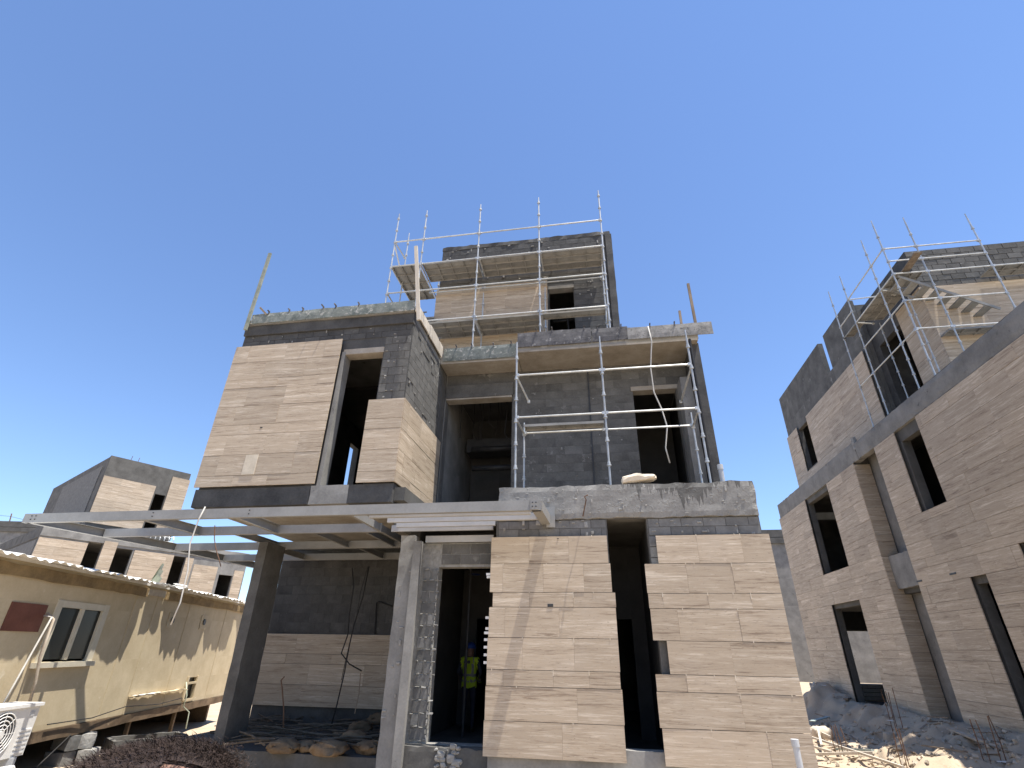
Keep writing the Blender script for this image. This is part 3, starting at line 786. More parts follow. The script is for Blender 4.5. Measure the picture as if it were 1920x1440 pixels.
for a, b in ((-5.2, -3.3), (-3.3, -1.3), (-1.3, 0.6)): ledger(S1, (a, YB, 12.4), (b, YB, 12.4))
ledger(S1, (-6.33, YF, 14.09), (-6.25, YB, 14.05), 'transom'); ledger(S1, (-6.33, YF, 13.97), (-6.25, YB + .1, 13.1), 'brace')
ledger(S1, (-6.33, YF, 11.9), (-6.3, 14.4, 11.85), 'transom')
ledger(S1, (-5.3, YF, 13.0), (-5.3, 14.4, 12.95), 'transom'); ledger(S1, (-6.33, YF, 13.0), (-6.3, 14.4, 12.95), 'transom')
for a, b in zip(sx[1:-1], sx[2:]):
    for k in range(3): plank(S1, ((a + b) / 2, YF + .2 + k * .31, 13.05 + random.uniform(-.006, .006)), b - a - .06, .3)
for k in range(3): plank(S1, (-6.15 + k * .31, 13.45, 13.04), 1.9, .3, R(90))
for k in range(2): plank(S1, (-5.35 + k * .31, 13.9, 11.3), 1.5, .3, R(90))
for a, b in ((-4.85, -3.4), (-3.3, -1.4), (-1.3, 0.6)):
    for k in range(3 if b < 0 else 1): plank(S1, ((a + b) / 2, YF + .2 + k * .31, 10.66 + random.uniform(-.006, .006)), b - a, .3)

# -- terrace scaffold
S2 = Thing('scaffold', 'galvanised tube scaffold standing on the first-floor terrace behind the parapet', 'scaffold', (0.3, 11, 3.95))
YT, YI = 10.62, 11.6
for x in (-1.72, 0.3, 2.3): standard(S2, x, YT, 4.12, 8.45, 4.65)
for x, zt in ((-1.67, 6.7), (2.33, 6.75)): standard(S2, x, YI, 4.12, zt, 4.7)
for z in (7.52, 6.42):
    for a, b in ((-1.72, .3), (.3, 2.3)): ledger(S2, (a, YT, z), (b, YT, z))
ledger(S2, (.3, YI, 6.42), (2.33, YI, 6.42)); ledger(S2, (-1.67, YI, 6.42), (.3, YI, 6.42))
ledger(S2, (-1.72, YT, 7.5), (-1.5, 11.3, 7.1), 'brace'); ledger(S2, (2.3, YT, 7.45), (2.2, 12.0, 7.2), 'brace')
ledger(S2, (-1.72, YT, 6.4), (-1.67, YI, 6.4), 'transom'); ledger(S2, (2.3, YT, 6.4), (2.33, YI, 6.4), 'transom')
plank(S2, (-0.68, YI - .22, 6.5), 1.9, .3)
S2.part('tall_pole', MB().tube((2.62, 11.9, 3.96), (2.66, 11.95, 9.0), .035, 8), 'cable')

# ================================================================ FORMWORK BOARDS, POLES on the roof edges
def board(mb, mt, label, nhook, pts, dirv):
    T = Thing('formwork_board', label, 'formwork board', pts[0], group='formwork boards along the roof edges')
    T.part('panel', mb, mt)
    for k in range(nhook):
        p = Vector(pts[0]).lerp(Vector(pts[1]), (k + random.uniform(.25, .75)) / nhook)
        h = MB().bar(p + Vector((0, 0, -.05)), p + Vector((0, 0, .035)), .03, .03)
        h.bar(p + Vector((0, 0, .05)) - Vector(dirv) * .02, p + Vector((0, 0, .05)) + Vector(dirv) * random.uniform(.05, .12), .03, .025)
        T.part('clamp', h, 'dark_ply')
    return T
board(MB().rough(-8.78, -4.24, 9.955, 9.985, 9.22, 9.53, .12, .006, 1), 'green_ply', 'long mossy green board on the front roof edge above the tower window', 6, ((-8.6, 9.97, 9.53), (-5.6, 9.97, 9.53)), (0, -1, 0))
board(MB().rough(-4.23, -4.195, 9.99, 11.1, 9.2, 9.5, .15, .004, 2), 'pale_timber', 'pale timber side board nearest the corner post of the tower roof', 1, ((-4.21, 10.2, 9.5), (-4.21, 11, 9.5)), (1, 0, 0))
board(MB().rough(-4.225, -4.19, 11.12, 12.3, 9.18, 9.56, .15, .004, 3), 'pale_timber', 'pale timber side board reaching back to the recessed roof edge', 1, ((-4.2, 11.2, 9.56), (-4.2, 12.2, 9.56)), (1, 0, 0))
board(MB().rough(-4.16, -1.99, 12.31, 12.34, 9.06, 9.5, .12, .006, 4), 'green_ply', 'short green board on the recessed roof edge under the penthouse', 4, ((-4.1, 12.32, 9.5), (-2.0, 12.32, 9.5)), (0, -1, 0))
board(MB().rough(-1.93, 0.12, 11.94, 11.97, 9.13, 9.6, .12, .006, 5), 'dark_ply', 'dark mottled board beside the short green one on the roof edge', 3, ((-1.8, 11.95, 9.6), (.1, 11.95, 9.6)), (0, -1, 0))
board(MB().rough(0.14, 1.1, 11.945, 11.975, 9.14, 9.56, .12, .006, 6), 'dark_ply', 'shorter dark board in the middle of the right roof edge', 2, ((.2, 11.95, 9.56), (1.05, 11.95, 9.56)), (0, -1, 0))
board(MB().rough(1.08, 3.28, 11.9, 11.935, 9.1, 9.48, .12, .006, 7), 'mottled_ply', 'grey spattered board overhanging the right end of the roof edge', 2, ((1.2, 11.91, 9.48), (2.6, 11.91, 9.48)), (0, -1, 0))
def pole(name, p, q, w, h, mt, label, cat='timber post'):
    single(name, MB().bar(p, q, w, h, (0, 1, 0)), mt, label, cat, base=p)
pole('timber_post', (-8.83, 9.92, 9.02), (-8.78, 9.92, 11.62), .085, .05, 'weathered_green_timber', 'tall greenish post leaning up at the left roof corner')
pole('timber_post', onY(785, 600, 9.93), onY(780, 462, 9.93), .09, .05, 'pale_timber', 'pale upright plank at the right front corner of the tower roof')
pole('timber_post', (2.55, 12.1, 9.3), onY(1274, 583, 12.1), .06, .05, 'old_timber', 'short brown stake on the right end of the roof')
pole('timber_post', (2.92, 12.1, 9.4), onY(1290, 532, 12.1), .07, .05, 'old_timber', 'taller brown stake at the right end of the roof')
pole('timber_stake', onY(500, 590, 9.96), onY(488, 577, 9.96), .05, .04, 'old_timber', 'short slanting stake behind the green roof board', 'stake')

# loose things on the terrace
mb = MB().rough(onY(1165, 900, 10.15).x, onY(1232, 900, 10.15).x, 10.05, 10.32, 0, .13, .06, .02, 3)
mb.v = [(x, y, 4.63 + z + .12 * max(0, (x - .45)) * 1.0 + (0 if z < .06 else .04 * math.sin((x - .4) * 5))) for x, y, z in mb.v]
single('stone_slab', mb, 'pale_stone', 'pale broken stone slab lying on the terrace parapet', 'stone')
single('pipe_stub', MB().tube((2.53, 10.6, 3.96), (2.53, 10.6, onY(1361, 872, 10.6).z), .048, 12).tube((2.53, 10.6, onY(1361, 880, 10.6).z), (2.53, 10.6, onY(1361, 871, 10.6).z), .058, 12), 'grey_plastic', 'grey plastic pipe stub rising at the right end of the terrace', 'pipe')
P = lambda x, y, d=11.9: onY(x, y, d)
single('hanging_hose', MB().path([P(1215, 612, 11.85), P(1222, 640, 11.85), P(1221, 660), P(1220, 690), P(1226, 735), P(1241, 768), P(1251, 800), P(1248, 840), P(1256, 868)], .017, 7), 'cord', 'pale hose hanging from the roof edge in front of the terrace door', 'hose', smooth=True)
single('bent_rebar', MB().path([(onY(1093, 968, 10.03)), onY(1099, 937, 9.9), onY(1096, 931, 9.85), onY(1102, 928, 9.8)], .011, 6), 'rust', 'bent thin rebar sticking out of the terrace parapet', 'rebar')


# ================================================================ RIGHT VILLA
W = Thing('unfinished_villa', 'shaded half-clad villa on the right with scaffold on its roof terrace', 'house', (14, 20, -0.1))
FW, FD = (23.85, 26.65, 4.92, 8.15), (23.75, 26.6, -0.1, 3.48)
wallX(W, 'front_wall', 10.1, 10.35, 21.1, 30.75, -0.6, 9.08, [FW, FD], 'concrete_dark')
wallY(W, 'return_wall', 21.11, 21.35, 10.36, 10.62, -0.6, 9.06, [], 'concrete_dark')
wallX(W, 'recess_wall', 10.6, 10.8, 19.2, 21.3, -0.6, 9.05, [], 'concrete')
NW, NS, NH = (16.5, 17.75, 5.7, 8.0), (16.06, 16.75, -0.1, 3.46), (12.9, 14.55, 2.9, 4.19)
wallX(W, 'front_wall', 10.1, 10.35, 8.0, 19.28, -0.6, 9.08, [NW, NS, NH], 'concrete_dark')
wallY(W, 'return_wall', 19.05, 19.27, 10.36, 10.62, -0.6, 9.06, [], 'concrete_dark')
W.part('lintel_beam', MB().rough(10.18, 10.6, 19.3, 21.08, 3.75, 4.85, .2, .01, 3), 'concrete')
W.part('parapet', MB().rough(10.01, 10.28, 20.62, 30.72, 8.37, 9.12, .18, .012, 5), 'concrete')
W.part('parapet', MB().rough(10.0, 10.28, 8.0, 20.6, 8.37, 9.02, .18, .014, 6), 'concrete')
W.part('broken_end', MB().rough(9.98, 10.2, 20.6, 20.75, 8.75, 9.3, .06, .03, 9), 'mortar')
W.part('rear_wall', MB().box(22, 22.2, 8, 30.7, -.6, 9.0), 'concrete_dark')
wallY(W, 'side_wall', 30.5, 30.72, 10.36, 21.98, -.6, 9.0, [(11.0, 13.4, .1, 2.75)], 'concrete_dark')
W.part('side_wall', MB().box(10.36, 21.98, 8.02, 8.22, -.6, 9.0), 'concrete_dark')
W.part('first_floor_slab', MB().box(10.36, 21.95, 8.25, 30.45, 3.6, 3.95), 'interior')
W.part('terrace_slab', MB().box(10.29, 21.95, 8.25, 30.45, 8.6, 8.85), 'concrete')
W.part('floor', MB().box(10.36, 21.95, 8.25, 30.45, -.5, -.1), 'concrete_dark')
wallX(W, 'partition', 14.0, 14.15, 21.4, 30.4, -.1, 3.6, [(23.2, 26.0, 0.35, 2.6)], 'interior')
wallY(W, 'partition', 21.4, 21.55, 10.65, 21.9, -.1, 8.6, [], 'interior')
wallX(W, 'partition', 13.0, 13.15, 21.6, 30.4, 3.96, 8.6, [], 'interior')
wallX(W, 'partition', 12.0, 12.15, 8.3, 21.35, -.1, 8.6, [], 'interior')
RZ = [.78, 1, 1, .52, 1, 1, .52, 1, 1, .52, 1, 1, .52, 1, 1, .52, 1, 1, .52, 1, 1]
cladding(W, 'X', 9.985, 0.03, 9.0, 19.3, 8.36, RZ, .505, wavg=1.35, holes=[(16.5, 17.86, 5.7, 9), NS, NH])
cladding(W, 'X', 9.985, 0.03, 21.08, 30.8, 8.36, RZ, .505, wavg=1.5, holes=[(FW[0], FW[1], FW[2], 9), FD])
cladding(W, 'Y', 21.05, 0.03, 9.99, 10.56, 8.3, RZ, .505, wavg=2)
# upper storey
UW = (26.5, 28.0, 10.3, 12.53)
wallX(W, 'upper_wall', 11.08, 11.3, 19.8, 29.6, 8.86, 15.15, [UW, (22.6, 23.3, 13.4, 15.5)], 'coated_grey')
wallX(W, 'upper_wall', 11.46, 11.7, 16.2, 19.79, 8.86, 14.62, [(17.75, 19.4, 9.2, 12.6)], 'coated')
wallY(W, 'upper_wall', 19.8, 20.0, 11.31, 12.6, 8.86, 14.9, [], 'coated_grey')
wallY(W, 'upper_wall', 16.2, 16.45, 11.71, 18.0, 8.86, 14.62, [], 'coated')
W.part('upper_wall', MB().box(17.8, 18.0, 16.46, 29.6, 8.86, 14.2), 'coated')
W.part('upper_wall', MB().box(11.31, 17.8, 29.4, 29.6, 8.86, 14.2), 'coated')
W.part('roof_slab', MB().box(11.72, 17.8, 16.46, 29.4, 13.3, 13.6), 'concrete')
cladding(W, 'X', 10.985, 0.03, 19.82, 29.62, 12.68, [1, 1, .5, 1, 1, .5, 1, 1], .5, wavg=1.6, holes=[UW])
cladding(W, 'X', 11.38, 0.03, 16.15, 17.72, 12.98, [1, 1, .5, 1, 1, .5, 1, 1], .5, wavg=1.6)
cladding(W, 'Y', 16.12, 0.03, 11.38, 17.2, 12.98, [1, 1, .5, 1, 1, .5, 1, 1], .5, wavg=1.2)
blocks(W, 'Y', 16.188, 0.05, 11.46, 17.4, 13.02, 14.6, 'coated_grey', bh=.22, bw=.44, joint=.018, proud=.012)
wf = MB()
for z0, z1, y0, y1 in ((5.7, 8.0, 16.5, 17.75),): wf.box(10.8, 10.9, 16.9, 17.0, z0, z1).box(10.7, 10.78, 17.2, 17.3, z0, z1)
W.part('window_prop', wf, 'concrete')
hb = MB()
for y in (19.05, 17.25): hb.box(9.975, 9.99, y, y + .3, onX(1740, 1088, 10).z, onX(1740, 1088, 10).z + .05)
W.part('fixing_slot', hb, 'dark_plastic')

# -- scaffold on the right villa
S3 = Thing('scaffold', 'tube scaffold with plank decks and a stair around the right villa upper storey', 'scaffold', (11, 16.5, 8.86))
XS = 10.33
ys_ = [19.7, 18.55, 16.5, 15.45]
ys_ = [onX(1553, 547, XS).y, onX(1574, 518, XS).y, onX(1614, 451, XS).y, onX(1633, 414, XS).y]
YR = ys_[3]
zt3 = onX(1633, 414, XS).z
for y, p in zip(ys_, ((1553, 547), (1574, 518), (1614, 451), (1633, 414))): standard(S3, XS, y, 8.86, onX(*p, XS).z, 9.2)
for px_, py_ in ((1693, 408), (1809, 401)):
    q = onY(px_, py_, YR); standard(S3, q.x, YR, 8.86, q.z, 9.2)
XE, XF = onY(1693, 408, YR).x, onY(1809, 401, YR).x
for y in (ys_[2], 18.3): standard(S3, 11.1, y, 8.86, 13.0, 9.2)
zl = zt3 - 1.33
for z in (zl, zl - 2.2, zl - 3.3):
    for a, b in zip(ys_[1:-1], ys_[2:]): ledger(S3, (XS, a, z), (XS, b, z))
for z in (zl - .55, zl - 1.1, zl - 3.3): ledger(S3, (XS, ys_[0], z), (XS, ys_[1], z))
for a, b in zip(ys_[:-1], ys_[1:]): ledger(S3, (XS, a, zl - 1.1), (XS, b, zl - 1.1))
for z in (zl, zl - .55, zl - 1.1, zl - 2.2, zl - 3.3):
    ledger(S3, (XS, YR, z), (XE, YR, z)); ledger(S3, (XE, YR, z), (XF, YR, z))
for y in (ys_[1], ys_[2]): ledger(S3, (XS, y, zl - 1.1), (10.95, y, zl - 1.2), 'transom')
ledger(S3, (XS, ys_[1], zl), (10.95, ys_[2] + .3, zl - 1.1), 'brace')
ledger(S3, (XF, YR, zl - 1.1), (XF + 2, YR, zl - 1.1))
for a, b in zip(ys_[1:-1], ys_[2:]):
    for k in range(3): plank(S3, (XS + .2 + k * .3, (a + b) / 2, zl - 1.02), abs(a - b) - .08, .29, R(90))
plank(S3, (XS + .2, (ys_[0] + ys_[1]) / 2, zl - 1.02), abs(ys_[0] - ys_[1]) - .1, .29, R(90))
S3.part('loose_plank', MB().obox((XS + .45, YR - .1, zl - .95), (.05, .75, .0), (.12, 0, 0), (0, 0, .02)), 'old_timber')
for k in range(2): plank(S3, (XF + .95, YR + .2 + k * .3, zl - 1.02), 1.9, .29)
# stair flight
p, q = Vector((XS + .15, YR + .42, zl - 1.15)), Vector((XF - .35, YR + .42, zl - 2.75))
st = S3.part('stair', MB().bar(p - Vector((0, .35, 0)), q - Vector((0, .35, 0)), .03, .09).bar(p + Vector((0, .35, 0)), q + Vector((0, .35, 0)), .03, .09), 'deck_steel')
for k in range(8):
    c = p.lerp(q, (k + .6) / 8.4); S3.part('tread', MB().box(c.x - .13, c.x + .13, c.y - .33, c.y + .33, c.z, c.z + .04), 'deck_steel', parent=None)
for k in range(2): plank(S3, ((XE + XF) / 2, YR + .35 + k * .3, zl - 3.25), 1.9, .29)
flush_over()


# ================================================================ LEFT VILLA (turned, beyond the cabin); own frame: x along its front, y into the house
th = R(61.13)
Q = Thing('unfinished_villa', 'sunlit half-clad villa far left behind the beige cabin', 'house', (-36.86, 32.07, 0), th)
def lp(x, y, v):
    """pixel -> (u, z) on the house's own plane y = v"""
    O = Vector((-36.86, 32.07)); vv = Vector((-math.sin(th), math.cos(th))); uu = Vector((math.cos(th), math.sin(th)))
    d = ray(x, y); d2 = Vector((d.x, d.y)); t = (O.dot(vv) + v) / d2.dot(vv); q = CAM + d * t
    return (Vector((q.x, q.y)) - O).dot(uu), q.z
PWL = (3.72, 4.5, 9.6, 12.38)
wallY(Q, 'penthouse_wall', 0.08, 0.3, 0.0, 5.85, 9.0, 14.55, [PWL], 'concrete_dark')
wallX(Q, 'penthouse_wall', 0.06, 0.28, 0.31, 16.0, 8.0, 14.55, [], 'coated_grey')
wallX(Q, 'penthouse_wall', 5.6, 5.84, 0.31, 16.0, 8.0, 14.5, [], 'concrete_dark')
wallY(Q, 'penthouse_wall', 15.75, 16.0, 0.3, 5.6, 8.0, 14.5, [], 'coated_grey')
Q.part('roof_slab', MB().box(.3, 5.6, .3, 15.7, 13.8, 14.1), 'concrete')
Q.part('render_panel', MB().box(0.0, 0.05, 1.55, 11.9, 8.2, 14.0), 'block', label='smooth grey rendered panel on the shaded side')
for k, x in enumerate((1.4, 1.9)): Q.part('rebar', MB().tube((x, .5, 14.3), (x + .05, .5, 15.0), .02, 5), 'rust')
cladding(Q, 'Y', 0.0, 0.04, 0.02, 3.6, 12.95, [1, 1, .5, 1, 1, .5, 1, 1], .5, wavg=1.3)
cladding(Q, 'Y', 0.0, 0.04, 4.56, 5.92, 14.0, [1, 1, 1, .5, 1, 1, .5, 1, 1, 1], .5, wavg=1.4)
V0 = -3.2
OP = [(-0.08, 0.77, 3.6, 7.75), (1.58, 2.62, 3.6, 7.56), (5.33, 6.2, 3.6, 7.52), (8.93, 10.0, 3.6, 6.58)]
wallY(Q, 'front_wall', V0 + .08, V0 + .3, -2.7, 10.9, -1.0, 8.35, OP, 'concrete')
wallX(Q, 'side_wall', -2.69, -2.45, V0 + .31, 12.0, -1.0, 8.35, [], 'coated_grey')
wallX(Q, 'side_wall', 10.65, 10.89, V0 + .31, 12.0, -1.0, 8.3, [], 'coated_grey')
wallY(Q, 'rear_wall', 11.75, 12.0, -2.4, 10.6, -1.0, 8.3, [], 'coated_grey')
Q.part('terrace_slab', MB().box(-2.44, 10.6, V0 + .31, 11.7, 7.7, 7.95), 'concrete')
Q.part('first_floor_slab', MB().box(-2.44, 10.6, V0 + .31, 11.7, 3.4, 3.6), 'interior')
Q.part('partition', MB().box(-2.44, 10.6, 2.0, 2.2, 3.6, 7.7), 'interior')
Q.part('concrete_band', MB().rough(-2.72, 10.92, V0 + .0, V0 + .2, 7.72, 8.4, .5, .02, 3), 'concrete')
Q.part('shaded_band', MB().rough(-2.74, -2.5, V0 + .2, 9.0, 7.62, 8.36, .5, .02, 3), 'coated_grey')
Q.part('render_panel', MB().box(-2.74, -2.69, V0 + .35, 6.5, 2.0, 7.5), 'block')
cladding(Q, 'Y', V0, 0.04, -2.71, -0.09, 7.62, [1, 1, .5, 1, 1, .5, 1, 1, .5, 1, 1], .5, wavg=1.3)
cladding(Q, 'Y', V0 - .03, 0.06, 0.78, 1.58, 7.9, [1, 1, .5, 1, 1, .5, 1, 1, .5, 1, 1], .5, wavg=3)
cladding(Q, 'Y', V0 + .0, 0.04, 2.72, 5.33, 7.56, [1, 1, .5, 1, 1, .5, 1, 1, .5, 1, 1], .5, wavg=1.3)
cladding(Q, 'Y', V0 + .0, 0.04, 6.2, 6.75, 7.5, [1, 1, .5, 1, 1, .5, 1, 1, .5, 1, 1], .5, wavg=3)
cladding(Q, 'Y', V0 + .05, 0.04, 6.9, 8.7, 7.1, [1, 1, .5, 1, 1, .5, 1, 1, .5, 1], .5, wavg=1.8)
cladding(Q, 'Y', V0 + .05, 0.04, 10.05, 10.8, 7.0, [1, 1, .5, 1, 1, .5, 1, 1, .5, 1], .5, wavg=1.8)
gr = MB()   # white curved window grille
g0, g1 = lp(258, 990, -1.0), lp(330, 990, -1.0)
for k in range(9):
    u = g0[0] + (g1[0] - g0[0]) * k / 8
    gr.path([(u, -1.0, 8.3), (u, -1.25, 8.55), (u, -1.3, 8.9), (u, -1.0, 9.3)], .03, 5)
for z, y in ((8.4, -1.12), (8.7, -1.29), (9.05, -1.2)): gr.tube((g0[0], y, z), (g1[0], y, z), .025, 5)
gq = Q.part('window_grille', gr, 'white_plastic')
flush_over()

# small far houses
def far_house(name, label, loc, rot, w, d, h, wins, mt='concrete', top='concrete_dark'):
    T = Thing(name, label, 'house', loc, rot)
    T.part('wall', MB().holed('Y', 0, .25, 0, w, -1, h, wins), mt)
    T.part('side_wall', MB().box(0, .24, .26, d, -1, h - .01).box(w - .25, w - .01, .26, d, -1, h - .01).box(.25, w - .26, d - .25, d - .01, -1, h - .01), 'coated_grey')
    T.part('roof', MB().box(-.15, w + .15, -.15, d + .1, h - .7, h - .25), top)
    T.part('parapet', MB().box(-.1, w + .1, -.1, .15, h - .2, h + .4), top)
    for (a, b, c, e) in wins:
        f = T.part('window', MB().box(a, b, .3, .33, c, e), 'dark_glass')
        T.part('frame', MB().box((a + b) / 2 - .04, (a + b) / 2 + .04, .25, .29, c, e), 'concrete_dark', parent=f)
    return T
a = onY(1441, 1003, 46); b = onY(1497, 1003, 46)
far_house('unfinished_villa', 'plain grey wall of a house glimpsed between the two villas', (a.x - 5, 46, 0), 0, b.x - a.x + 9, 10, a.z, [(b.x - a.x + 4.2, b.x - a.x + 5.4, 5.0, a.z - 3.4)])
a = onY(0, 985, 44)
far_house('unfinished_villa', 'distant grey house cut by the left picture edge', (a.x - 14, 44, 0), R(12), 16, 12, a.z + .6, [(11.5, 13.6, 5.2, 7.2), (7, 9, 5.2, 7.2)], 'concrete')
# pole and wires far left
T = Thing('utility_pole', 'thin slanting utility pole with wires at far left', 'pole', onY(8, 1010, 60))
T.part('mast', MB().bar(onY(6, 1020, 60), onY(22, 963, 60), .1, .1), 'rust')
T.part('wire', MB().path([onY(-60, 962, 60), onY(18, 968, 60), onY(60, 978, 60), onY(120, 985, 62)], .025, 4).path([onY(-60, 974, 60), onY(14, 981, 60), onY(80, 988, 62)], .025, 4), 'cable')


# ================================================================ SITE CABIN; own frame: x along the wall, y outward, z up
tdir = Vector((-0.239, 0.971, 0)).normalized()
ang = math.atan2(tdir.y, tdir.x)
CS = 1.45
CZ = 1.7 - 1.7 * CS
P0 = Vector((-8.53, 9.21, 0)) * CS
CB = Thing('site_cabin', 'beige portable site cabin with ragged white sheet roof on the left', 'cabin', P0 + Vector((0, 0, CZ)), ang)
CB.o.scale = (CS,) * 3
# local: x = along tdir, outward normal = -local y
L0, L1 = -5.5, 4.75
CBW = (-2.2, -1.12, 1.43, 2.19); CBH = (2.5, 2.93, .62, 1.03)
CB.part('wall', MB().holed('Y', 0, .1, L0, L1, .55, 2.66, [CBW, CBH]), 'cabin_paint')
CB.part('side_wall', MB().box(L1 - .1, L1 - .005, .105, 2.9, .55, 2.66).box(L0 + .005, L0 + .1, .105, 2.9, .55, 2.66).box(L0, L1, 2.9, 3.0, .55, 2.66), 'cabin_paint')
CB.part('floor', MB().box(L0 + .1, L1 - .1, .1, 2.9, .56, .64), 'interior')
CB.part('added_light_screen', MB().box(L0, L1, 2.85, 2.95, -.2, .56).box(L1 - .12, L1 - .03, .3, 2.85, -.2, .56), 'cabin_skirt')  # panels added to hide lit ground behind, keeping the gap under the floor dark
CB.part('base_beam', MB().rough(L0, L1 + .02, -.03, .12, .4, .55, .3, .008, 2), 'cabin_skirt')
CB.part('roof', MB().box(L0 - .1, L1 + .05, -.02, 3.1, 2.66, 2.7), 'roof_sheet')
for x in (-4.4, -.35, .35, 1.7, 3.6): CB.part('panel_seam', MB().box(x - .012, x + .012, -.006, .0, .56, 2.64), 'cabin_paint')
# fascia board under the eaves
CB.part('fascia', MB().rough(L0, -.1, -.05, -.003, 2.46, 2.62, .25, .01, 4), 'cabin_fascia')
CB.part('fascia', MB().rough(.55, L1, -.05, -.003, 2.46, 2.62, .25, .01, 5), 'cabin_fascia')
CB.part('fascia', MB().rough(-.1, .54, -.03, -.003, 2.5, 2.62, .25, .006, 6), 'pale_timber')
def sheet(x0, x1, over, jag, seed):
    """corrugated roof sheet with a torn, uneven eave edge"""
    mb = MB(); n = int((x1 - x0) / .028); rows = []
    for i in range(n + 1):
        x = x0 + (x1 - x0) * i / n
        e = over + jag * noise.noise(Vector((x * 2.1, seed, 0))) + .5 * jag * noise.noise(Vector((x * 9, seed, 3)))
        if x - x0 < .2: e *= .55 + .45 * (x - x0) / .2
        if x1 - x < .2: e *= .55 + .45 * (x1 - x) / .2
        z = 2.725 + .016 * math.sin(x * 2 * math.pi / .19) + .012 * noise.noise(Vector((x, seed, 9)))
        rows.append([(x, -e, z - .035 + .03 * noise.noise(Vector((x * 3, seed, 5)))), (x, -.02, z), (x, 1.2, z + .05)])
    for i in range(n):
        for j in range(2):
            a = [rows[i][j], rows[i][j + 1], rows[i + 1][j + 1], rows[i + 1][j]]
            mb.add(a + [(p[0], p[1], p[2] - .006) for p in a], [(0, 1, 2, 3)[::-1], (4, 5, 6, 7)])
    for i in range(n):
        a = [rows[i][0], rows[i + 1][0]]; mb.add(a + [(p[0], p[1], p[2] - .006) for p in a], [(0, 1, 3, 2)])
    return mb
CB.part('roof_sheet', sheet(L0, -2.2, .27, .05, 1.0), 'roof_sheet')
CB.part('roof_sheet', sheet(-2.25, -.2, .28, .06, 2.0), 'roof_sheet')
CB.part('roof_sheet', sheet(.62, 2.6, .27, .06, 3.0), 'roof_sheet')
CB.part('roof_sheet', sheet(2.55, 4.1, .25, .07, 4.0), 'roof_sheet')
CB.part('roof_sheet', sheet(4.2, L1 + .1, .12, .1, 5.0), 'roof_sheet')
# window
wn = CB.part('window', MB().box(CBW[0] + .05, CBW[1] - .05, .03, .036, CBW[2] + .03, CBW[3] - .04), 'dark_glass')
fr = MB()
for a, b, c, d in ((CBW[0] - .07, CBW[0] + .05, 1.4, 2.25), (CBW[1] - .05, CBW[1] + .08, 1.4, 2.25), ((CBW[0] + CBW[1]) / 2 - .03, (CBW[0] + CBW[1]) / 2 + .03, 1.45, 2.16)): fr.box(a, b, -.014, .05, c, d)
fr.box(CBW[0] - .065, CBW[1] + .075, -.012, .049, 2.155, 2.245)
CB.part('frame', fr, 'window_frame', parent=wn)
CB.part('sill', MB().box(CBW[0] - .12, CBW[1] + .1, -.07, .048, 1.355, 1.425), 'window_frame', parent=wn)
CB.part('red_board', MB().box(-3.1, -2.44, -.015, -.003, 1.81, 2.16), 'red_board', label='reddish-brown board closing an opening')
ht = CB.part('hatch', MB().box(2.52, 2.92, .06, .07, .63, 1.02), 'dark_glass')
CB.part('frame', MB().box(2.46, 2.53, -.02, .05, .6, 1.05).box(2.92, 2.98, -.02, .05, .6, 1.05).box(2.53, 2.92, -.018, .05, .9, .94).box(2.53, 2.92, -.03, .05, .575, .62), 'cabin_paint', parent=ht)
for x, z in ((2.52, 2.14), (1.1, 2.12)):
    f = CB.part('vent', MB().box(x - .16, x + .16, -.012, -.003, z - .15, z + .14), 'cabin_paint')
    CB.part('vent_hole', MB().tube((x, -.03, z), (x, -.011, z), .06, 14), 'dark_plastic', parent=f)
# shallow ledge with torn flashing
CB.part('ledge', MB().rough(.36, 2.44, -.1, -.003, .8, .84, .12, .012, 8), 'cabin_paint')
CB.part('ledge_flap', MB().rough(.42, 1.3, -.11, -.02, .83, .846, .1, .012, 9), 'roof_sheet')
CB.part('conduit', MB().path([(-2.5, -.05, 2.02), (-2.5, -.16, 2.0), (-2.56, -.17, 1.8), (-2.75, -.2, 1.2), (-2.9, -.25, .9)], .012, 8), 'cord', smooth=True)
CB.part('conduit', MB().path([(-2.42, -.03, 2.05), (-2.42, -.14, 1.98), (-2.38, -.13, 1.5), (-2.3, -.14, 1.2), (-2.28, -.16, .9)], .02, 8), 'rubble', smooth=True)
CB.part('drain_hose', MB().path([(2.42, -.02, .95), (2.38, -.12, .7), (2.4, -.1, .5), (2.6, -.16, .38), (2.45, -.25, .1)], .012, 6), 'pale_green_sheet', smooth=True)
CB.part('cable', MB().path([(-1.6, -.05, .62), (-.6, -.06, .6), (.3, -.05, .68), (1.4, -.05, .62), (2.3, -.06, .66)], .008, 5).path([(-1.0, -.06, .42), (-2.0, -.3, .1), (-2.1, -.4, -.1)], .009, 5), 'cable')
for x in (.9, 2.6): CB.part('prop_leg', MB().box(x - .03, x + .03, .1, .16, -.2, .4), 'cabin_skirt')
# things by the cabin, placed in its frame
def cw(x, y, z): return P0 + tdir * x * CS + Vector((tdir.y, -tdir.x, 0)) * y * CS + Vector((0, 0, z * CS + CZ))
T = Thing('crumpled_sheet', 'crumpled pale green roofing sheet sticking up on the cabin roof', 'roof sheet', cw(.2, -.05, 2.7), ang)
mb = MB()
for k in range(3):
    a = .1 * k
    mb.add([(-.22 + a * .6, 0, .0 + a), (.2, .08, -.02 + a * 1.4), (.26 - a * .4, .05, .16 + a * 1.3), (-.12 + a * .4, -.04, .2 + a)], [(0, 1, 2, 3)])
    mb.add([(-.22 + a * .6, .012, .0 + a), (.2, .092, -.02 + a * 1.4), (.26 - a * .4, .062, .16 + a * 1.3), (-.12 + a * .4, -.028, .2 + a)], [(3, 2, 1, 0)])
T.o.scale = (CS,) * 3
T.part('sheet', mb, 'pale_green_sheet')
